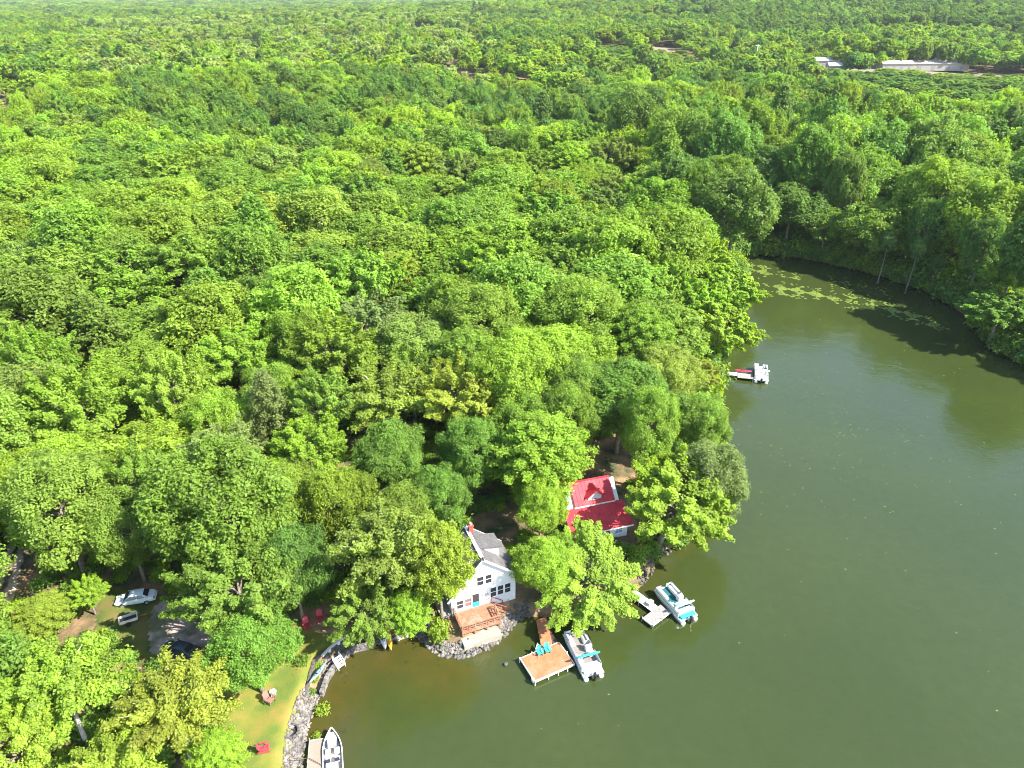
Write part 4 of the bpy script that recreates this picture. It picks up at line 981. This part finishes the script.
# far dock
f0, f1 = P(709, 371.5, .6), P(750, 375.5, .6); ft = math.atan2(f1.y-f0.y, f1.x-f0.x); fl_ = (f1-f0).length
fd = thing('white_dock', 'narrow white far dock leading to the small pontoon boat', 'dock', (f0.x, f0.y, 0), ft)
b = MB(); planks(b, 0, fl_-2.5, -.65, .65, .6, 'y', .3); b.build('walkway', 'white_gel', fd)
b = MB(); planks(b, fl_-2.48, fl_+.6, -1.5, .65, .6, 'y', .3); b.build('platform', 'grey_wood', fd)
for x, y in ((1, -.7), (1, .7), (fl_-2.5, -.7), (fl_-2.5, .7), (fl_+.5, -1.5)): MB().tube([(x, y, -1.5), (x, y, 1.0)], .06, 8).build('post', 'grey_wood', fd)
for x in (-.8, 1.6): MB().box((x, .9, 1.6), (.14, .14, 2.6)).build('handrail_post', 'seat_white', fd)
kp_ = P(743, 371.5, .65)
kayak('red kayak lying on the far white dock', (kp_.x, kp_.y, .63), ft, 3.4, 'kayak_red', w=.95)
# dock pad next to the motor boat
q0, q1, q2 = P(323, 739, .5), P(309.5, 741, .5), P(306, 778, .5); qt = math.atan2(q0.y-q1.y, q0.x-q1.x)
sdk = thing('floating_dock', 'pale grey dock pad between the stones and the silver motor boat', 'dock', (q1.x, q1.y, 0), qt)
b = MB(); b.box((.85, -1.9, .45), (1.75, 3.9, .12)); b.build('platform', 'path_slab', sdk, bevel=.02)
b = MB()
for s in (0, 1.7): b.box((s, -1.9, .42), (.07, 3.96, .22))
b.box((.85, .06, .42), (1.77, .07, .22)); b.build('edge_trim', 'seat_grey', sdk)
for x, y in ((0, .1), (1.7, .1), (0, -2.5)): MB().tube([(x, y, -1), (x, y, .8)], .05, 8).build('post', 'grey_wood', sdk)
b = MB(); pa, pb, pc = P(292, 758, 1.6), P(309, 758, .7), P(322, 765, .65)
b.tube([pa, (pa+pb)/2-Vector((0, 0, .15)), pb, pc], .03, 6); tag(b.build('mooring_rope', 'dark_wood'), 'dark mooring rope from the lawn across the stones to the dock pad', 'rope')

# ------------------------------------------------------------------ stones, wall, steps on the shore
def stones(name, centers, m, rngs, seed):
    rn = np.random.default_rng(seed); b = MB()
    base = [Vector(p) for p in [(1,0,0),(-1,0,0),(0,1,0),(0,-1,0),(0,0,1),(0,0,-1)]]
    ico = [(0,2,4),(2,1,4),(1,3,4),(3,0,4),(2,0,5),(1,2,5),(3,1,5),(0,3,5)]
    import bmesh
    bm = bmesh.new(); bmesh.ops.create_icosphere(bm, subdivisions=1, radius=1); bv = np.array([v.co[:] for v in bm.verts]); bf = [tuple(v.index for v in f.verts) for f in bm.faces]; bm.free()
    for c in centers:
        s = rn.uniform(*rngs); v = bv*rn.uniform(.75, 1.2, (len(bv), 1))*np.array([1, rn.uniform(.6, .95), rn.uniform(.5, .8)])*s; a = rn.uniform(0, 6.28)
        v = v@np.array([[math.cos(a), math.sin(a), 0], [-math.sin(a), math.cos(a), 0], [0, 0, 1]]); b.add(v+np.array(c), bf)
    return b.build(name, m)
def along(pts, n, wd_in, wd_out, seed):
    rn = random.Random(seed); P_ = [P(x, y, 0) for x, y in pts]; ln = [(P_[i+1]-P_[i]).length for i in range(len(P_)-1)]; tot = sum(ln); out = []
    for _ in range(n):
        s = rn.random()*tot; i = 0
        while s > ln[i] and i < len(ln)-1: s -= ln[i]; i += 1
        d = (P_[i+1]-P_[i]).normalized(); p = P_[i]+d*s+Vector((-d.y, d.x, 0))*rn.uniform(-wd_out, wd_in)
        z = h1(p.x, p.y); out.append((p.x, p.y, max(z, -.12)+.11))
    return out
rb = stones('shore_rubble', along([(303,800),(300,768),(305,735),(314,705),(319,693)], 820, 1.6, .2, 1)+along([(325,675),(338,657),(352,647),(372,643),(393,641)], 260, .9, .3, 2), 'stone_pale', (.10, .27), 3); rb['kind'] = 'stuff'
rb = stones('point_rubble', along([(420,632),(428,642),(440,652),(462,655),(482,648),(500,636),(515,617)], 420, .9, .6, 4), 'stone_pale', (.14, .38), 5); rb['kind'] = 'stuff'
rb = stones('dark_rubble', along([(420,632),(428,642),(440,652),(462,655),(482,648),(500,636),(515,617),(530,614)], 260, 1.2, .6, 6)+along([(640,585),(655,562),(668,549)], 60, 1.2, .5, 8), 'stone_dark', (.16, .40), 7); rb['kind'] = 'stuff'
def boulder(label, px_, py_, s, m='boulder', group=None, seed=1, flat=.55):
    p = P(px_, py_, .2); rn = np.random.default_rng(seed); import bmesh
    bm = bmesh.new(); bmesh.ops.create_icosphere(bm, subdivisions=2, radius=1)
    for v in bm.verts:
        n = v.co.copy(); k = 1+.22*math.sin(3.1*n.x+seed)*math.cos(2.7*n.y+seed*2)+.15*math.sin(5*n.z+4*n.x+seed)
        v.co = Vector((n.x*k, n.y*k*.8, max(-.8, min(.7, n.z*k))*flat))*s
    me = bpy.data.meshes.new('boulder'); bm.to_mesh(me); bm.free(); me.materials.append(M[m]); o = bpy.data.objects.new('boulder', me); C.objects.link(o); o.location = (p.x, p.y, .2); o.rotation_euler = (0, 0, seed*1.3)
    return tag(o, label, 'boulder', group)
boulder('large flat pale boulder at the back of the shallow bay', 412, 622, 1.35, seed=2, flat=.45)
boulder('pale boulder right of the yellow kayak, at the water edge', 403, 634, .85, seed=5)
boulder('small pale boulder beside the kayak pair', 397, 638, .45, seed=7)
boulder('grey boulder on the shore below the red house, left', 649, 552, .75, 'stone_pale', seed=3)
boulder('grey boulder on the shore below the red house, right', 660, 547, .8, 'stone_pale', seed=9)
boulder('dark boulder at the left foot of the rocky point', 428, 640, .7, 'stone_dark', seed=11)
boulder('lone dark rock breaking the water right of the cottage point', 506, 664, .28, 'stone_dark', seed=13)
# low dark edging wall between lawn and path
b = MB(); pts = [P(x, y, 1.4) for x, y in ((352,636),(341,637),(333,643),(321,652),(314,660),(310,672),(307,684),(304,694))]
for i in range(len(pts)-1):
    d = pts[i+1]-pts[i]; n_ = max(1, int(d.length/.42)); rz_ = math.atan2(d.y, d.x)
    for k in range(n_):
        for lv in range(3):
            c = pts[i]+d*(k+.5+.25*(lv % 2))/n_; c.z = h1(c.x, c.y)-.1+.17*lv+.06; b.box(c, (d.length/n_*.96, .3, .16), rz_+random.uniform(-.05, .05))
tag(b.build('edging_wall', 'stone_dark', bevel=.02), 'low dark block edging wall between the lawn and the stone path', 'wall')
b = MB(); pts = [P(x, y, .6) for x, y in ((304,766),(307,738),(316,707),(321,694),(327,677),(340,658),(354,648),(374,643.5))]
for i in range(3, len(pts)-1):
    d = pts[i+1]-pts[i]; n_ = max(1, int(d.length/.55)); rz_ = math.atan2(d.y, d.x)
    for k in range(n_):
        for lv in range(3):
            c = pts[i]+d*(k+.5+.3*(lv % 2))/n_+Vector((0, 0, -.35+.36*lv-.2)); b.box(c, (d.length/n_*random.uniform(.85, .98), .42, .34), rz_+random.uniform(-.1, .1))
tag(b.build('sea_wall', 'stone_pale', bevel=.05), 'pale stone sea wall holding the path along the shallow bay', 'wall')
sp_ = P(338, 662, .9); ws = thing('shore_steps', 'white wooden steps from the path down into the shallow bay', 'steps', (sp_.x, sp_.y, .15), R(-42)); ws.scale = (.85, .85, .8)
b = MB()
for k in range(4): b.box((-.3+.30*k, 0, 1.45-.27*k), (.28, 1.0, .06))
b.build('tread', 'white_trim', ws)
for s in (-1, 1):
    MB().box((.2, s*.52, .95), (1.5, .06, .22), 0, 0, R(42)).build('stringer', 'white_trim', ws)
    b = MB().tube([(-.35, s*.52, 1.4), (-.35, s*.52, 2.3), (.85, s*.52, 1.35), (.85, s*.52, .3)], .04, 6); b.build('handrail', 'white_trim', ws)
b = MB(); pts = [P(x, y, 1.6) for x, y in ((347,636),(338,641),(329,648.5),(322,656))]  # pale low curb on the path's inner edge, built as planks on blocks
for i in range(3):
    d = pts[i+1]-pts[i]; b.box((pts[i]+pts[i+1])/2, (d.length, .32, .09), math.atan2(d.y, d.x))
    b.box(pts[i]-Vector((0, 0, .25)), (.3, .3, .5), math.atan2(d.y, d.x))
tag(b.build('path_curb', 'seat_white'), 'long pale plank bench curving beside the stone path', 'curb')
sk_ = P(318, 674, 1.3); kayak('light blue kayak shape laid along the path beside the green shrubs', (sk_.x, sk_.y, 1.3), R(66), 3.0, 'blue_stripe', w=.5)  # kayak shape stands in for a thin light blue strip

# ------------------------------------------------------------------ lawn furniture, car
for px_, py_, rz_, m, lab in ((307, 626, -60, 'chair_red', 'maroon lawn chair, left of the pair at the back of the lawn'), (320, 618.5, -70, 'chair_red', 'maroon lawn chair, right of the pair, half in tree shade'),
                         (265, 749, 20, 'chair_red', 'bright red lawn chair alone on the lower lawn'), (270, 700, -30, 'chair_brown', 'brown lawn chair with a pale cushion on the left edge of the lawn')):
    p = P(px_, py_, 1.7); adirondack(lab, (p.x, p.y, h1(p.x, p.y)+.03), R(rz_), m, None, 1.25)
p = P(273, 693, 1.7); t = thing('side_table', 'small white side table beside the brown lawn chair', 'table', (p.x, p.y, h1(p.x, p.y)+.03))
MB().tube([(0, 0, .48), (0, 0, .53)], .38, 14).build('tabletop', 'white_gel', t)
for a in range(3): MB().tube([(.1*math.cos(a*2.1), .1*math.sin(a*2.1), .48), (.28*math.cos(a*2.1), .28*math.sin(a*2.1), 0)], .025, 6).build('leg', 'white_gel', t)
p = P(290, 728, 1.6); fpit = thing('fire_pit', 'round dark stone fire pit at the edge of the pale stones', 'fire pit', (p.x, p.y, h1(p.x, p.y)))
b = MB()
for lv in range(2):
    for k in range(11):
        a = (k+.5*lv)*2*math.pi/11; b.box((.78*math.cos(a), .78*math.sin(a), .1+.2*lv), (.22, .40, .19), a)
b.build('stone_ring', 'stone_dark', fpit, bevel=.03); MB().tube([(0, 0, 0), (0, 0, .1)], .66, 14).build('ash_bed', 'ash_black', fpit)
def car(label, loc, rz, paint):
    t = thing('parked_car', label, 'car', loc, rz)
    st = [(-2.28,.62,.42,.70),(-2.2,.76,.30,.86),(-1.9,.84,.24,.95),(-1.2,.88,.22,.97),(-.4,.89,.22,.95),(.5,.89,.22,.93),(1.1,.88,.22,.90),(1.7,.84,.24,.82),(2.1,.76,.30,.72),(2.28,.60,.40,.60)]
    b = MB(); b.loft([[(x, w*.86, zb), (x, w, zb+.14), (x, w*1.0, (zb+zt)/2+.05), (x, w*.93, zt-.04), (x, w*.75, zt), (x, -w*.75, zt), (x, -w*.93, zt-.04), (x, -w, (zb+zt)/2+.05), (x, -w, zb+.14), (x, -w*.86, zb)] for x, w, zb, zt in st])
    body = b.build('body', paint, t, smooth=False); body.modifiers.new('soft', 'SUBSURF').levels = 1; body.modifiers['soft'].render_levels = 2; body.data.shade_smooth()
    b = MB(); cs_ = [(-1.62,.66,.93,.95),(-1.0,.64,.93,1.37),(-.5,.62,.93,1.42),(.1,.62,.92,1.42),(.5,.63,.92,1.36),(1.22,.68,.88,.90)]
    b.loft([[(x, w*1.18, zb), (x, w*.92, zt-.03), (x, w*.75, zt), (x, -w*.75, zt), (x, -w*.92, zt-.03), (x, -w*1.18, zb)] for x, w, zb, zt in cs_]); b.build('cabin', paint, t, smooth=True)
    def pane(nm, vs): MB().prism(vs, (0, 0, .004)).build(nm, 'dark_glass', t)
    pane('windshield', [(.56, .52, 1.375), (.56, -.52, 1.375), (1.14, -.66, .965), (1.14, .66, .965)]); pane('rear_window', [(-1.06, .50, 1.365), (-1.06, -.50, 1.365), (-1.55, -.62, 1.02), (-1.55, .62, 1.02)])
    for s in (-1, 1):
        for x0, x1, xt0, xt1 in ((-1.2, -.38, -.95, -.38), (-.30, .92, -.30, .42)):
            MB().prism([(x0, s*.765, .98), (x1, s*.765, .98), (xt1, s*.605, 1.34), (xt0, s*.605, 1.34)], (0, s*.012, .004)).build('side_window', 'dark_glass', t)
        for x in (-1.35, 1.38):
            wq = MB().tube([(x, s*.70, .32), (x, s*.90, .32)], .32, 18).build('wheel', 'rubber', t); MB().tube([(x, s*.89, .32), (x, s*.912, .32)], .19, 12).build('rim', 'aluminium', wq)
        MB().box((-2.21, s*.60, .74), (.12, .30, .16)).build('taillight', 'tail_red', t, bevel=.03); MB().box((2.16, s*.58, .63), (.16, .30, .12)).build('headlight', 'lamp_clear', t, bevel=.03)
        MB().box((.85, s*.95, 1.0), (.14, .16, .11)).build('mirror', paint, t, bevel=.03)
    MB().box((-2.27, 0, .45), (.12, 1.5, .2)).build('bumper', paint, t, bevel=.05); return t
a, b_ = P(117.5, 604.5, 3), P(156.5, 599.5, 3); cx_, cy_ = (a.x+b_.x)/2, (a.y+b_.y)/2
car('white sedan parked in the grass by the gravel drive', (cx_, cy_, h1(cx_, cy_)+.02), heading(a, b_)+.05, 'car_white')
p = P(180, 649, 3); car('dark blue-grey car half hidden by trees below the gravel drive', (p.x, p.y, h1(p.x, p.y)+.02), R(165), 'car_dark')
p = P(129, 621, 3.2); tr = thing('utility_trailer', 'small white-edged utility trailer in the grass below the white sedan', 'trailer', (p.x, p.y, h1(p.x, p.y)), R(28))
b = MB()
for y in (-.5, .5): b.box((0, y, .62), (1.9, .09, .36))
for x in (-.95, .95): b.box((x, 0, .62), (.09, .92, .36))
b.build('frame', 'seat_white', tr); MB().box((0, 0, .48), (1.8, .9, .06)).build('bed', 'black_plastic', tr)
MB().box((1.45, 0, .45), (1.0, .1, .1)).build('drawbar', 'brick_red', tr)
for s in (-1, 1): MB().tube([(-.1, s*.58, .28), (-.1, s*.74, .28)], .28, 14).build('wheel', 'rubber', tr)
p0, p1 = P(69, 556, 3.6), P(77, 594, 3.6); bw = thing('boardwalk', 'weathered grey plank boardwalk left of the white sedan', 'boardwalk', ((p0.x+p1.x)/2, (p0.y+p1.y)/2, h1(p0.x, p0.y)+.25), heading(p0, p1)); ln = (p0-p1).length
b = MB(); planks(b, -ln/2, ln/2, -.55, .55, .1, 'y', .3); b.build('planks', 'grey_wood', bw)
for s in (-1, 1): MB().box((0, s*.45, -.05), (ln, .1, .24)).build('joist', 'dark_wood', bw)
# bushes one can point at
def shrub(label, px_, py_, z, s, tone, hz=1.0, k=0):
    p = P(px_, py_, z); o = bpy.data.objects.new('shrub', SHRUB[k]); C.objects.link(o); o.location = (p.x, p.y, h1(p.x, p.y)-.05); o.scale = (s, s, s*hz); o.rotation_euler = (0, 0, px_)
    o.color = (*TONE[tone], 1); return tag(o, label, 'shrub')
shrub('lime shrub at the left front corner of the cottage deck', 439, 633, 1.5, 1.5, 'lime', 1.9)
shrub('bright yellow-green shrub on the pale stones above the dock pad', 321, 703, 1.2, .95, 'lime', 1.1, 1)
shrub('narrow green shrub at the water edge beside the motor boat bow', 315.5, 731, .8, .6, 'lime', 1.3, 2)
shrub('green creeper bush on the edging wall, upper', 317, 661, 1.6, .62, 'bright green', .8, 1)
shrub('green creeper bush on the edging wall, middle', 313, 673, 1.6, .6, 'bright green', .8, 0)
shrub('green creeper bush on the edging wall, lower', 310, 685, 1.6, .58, 'mid-green', .8, 2)
shrub('bright shrub by the boulders below the red house', 654, 546, 1, 1.0, 'bright green', 1.1, 0)
shrub('dark green bush behind the cottage, by the porch', 478, 508, 2.5, 1.6, 'deep green', 1.1, 0)
shrub('green bush right of the cottage back porch', 522, 545, 2.5, 1.3, 'mid-green', 1.0, 1)
shrub('low bush on the lawn shaded by the round oak', 302, 660, 1.7, 1.0, 'mid-green', .8, 1)
# ------------------------------------------------------------------ far buildings and mast
for (yx, yy, hw, hd) in YARDS:
    q = [(yx-hw, yy-hd), (yx+hw, yy-hd), (yx+hw, yy+hd), (yx-hw, yy+hd)]
    sheet('gravel_yard', q, M['sand_yard'], .3, 4)
def barn(label, pxa, pxb, py_, hgt, dp, roofm='barn_roof', rz=0):
    a, b2 = PG(pxa, py_, hgt), PG(pxb, py_, hgt); b2 = Vector((b2.x, a.y, b2.z)); g = h1(a.x, a.y)-.3; t = thing('storage_building', label, 'building', ((a.x+b2.x)/2, a.y, g), rz); Lg = abs(b2.x-a.x); hh = hgt-1.5
    b = MB(); b.prism([(-Lg/2, 0, 0), (-Lg/2, dp, 0), (-Lg/2, dp, hh), (-Lg/2, dp/2, hh+2), (-Lg/2, 0, hh)], (Lg, 0, 0)); b.build('wall', 'barn_wall', t)
    b = MB()
    for s0, s1 in (((-.6, hh-.25), (dp/2, hh+2.05)), ((dp+.6, hh-.25), (dp/2+.01, hh+2.05))):
        n_ = Vector((0, -(s1[1]-s0[1]), s1[0]-s0[0])).normalized(); n_ = n_ if n_.z > 0 else -n_; A_, B_ = Vector((-Lg/2-.5, *s0)), Vector((-Lg/2-.5, *s1)); b.prism([A_, B_, B_+n_*.25, A_+n_*.25], (Lg+1, 0, 0))
    b.build('roof', roofm, t)
    for k in range(4): MB().box((-Lg/2+Lg*(k+.5)/4, -.05, hh*.4), (Lg/14, .12, hh*.6)).build('door', 'grey_wood', t)
    return t
barn('long pale-roofed building in the far right clearing', 914, 956, 61, 7.2, 15)
barn('shorter pale building at the left end of the far right clearing', 884, 910, 61.5, 6.6, 13)
barn('pale building in the far clearing left of the dark spruces', 816, 845, 58.5, 9, 12)
barn('low pale shed in front of the far left-hand building', 830, 849, 63.5, 6.5, 8)
mp_ = PG(755, 66, 8); t = thing('utility_mast', 'thin white mast rising out of the far forest', 'mast', (mp_.x, mp_.y, h1(mp_.x, mp_.y)))
MB().tube([(0, 0, 0), (0, 0, 24)], [.4, .25], 8).build('pole', 'white_trim', t); MB().box((0, 0, 23), (3, .3, .3)).build('crossarm', 'white_trim', t)

# ------------------------------------------------------------------ the air
hm = bpy.data.materials.new('haze'); hm.use_nodes = True; hn = hm.node_tree.nodes; hn.remove(hn['Principled BSDF'])
pv = hn.new('ShaderNodeVolumePrincipled'); pv.inputs['Color'].default_value = (.90, .95, 1, 1); pv.inputs['Density'].default_value = HAZE; pv.inputs['Anisotropy'].default_value = .2
hm.node_tree.links.new(pv.outputs[0], hn['Material Output'].inputs['Volume'])
hb = MB().box((0, 4550, 73), (19000, 10200, 160)); ho = hb.build('haze', hm); ho['kind'] = 'stuff'
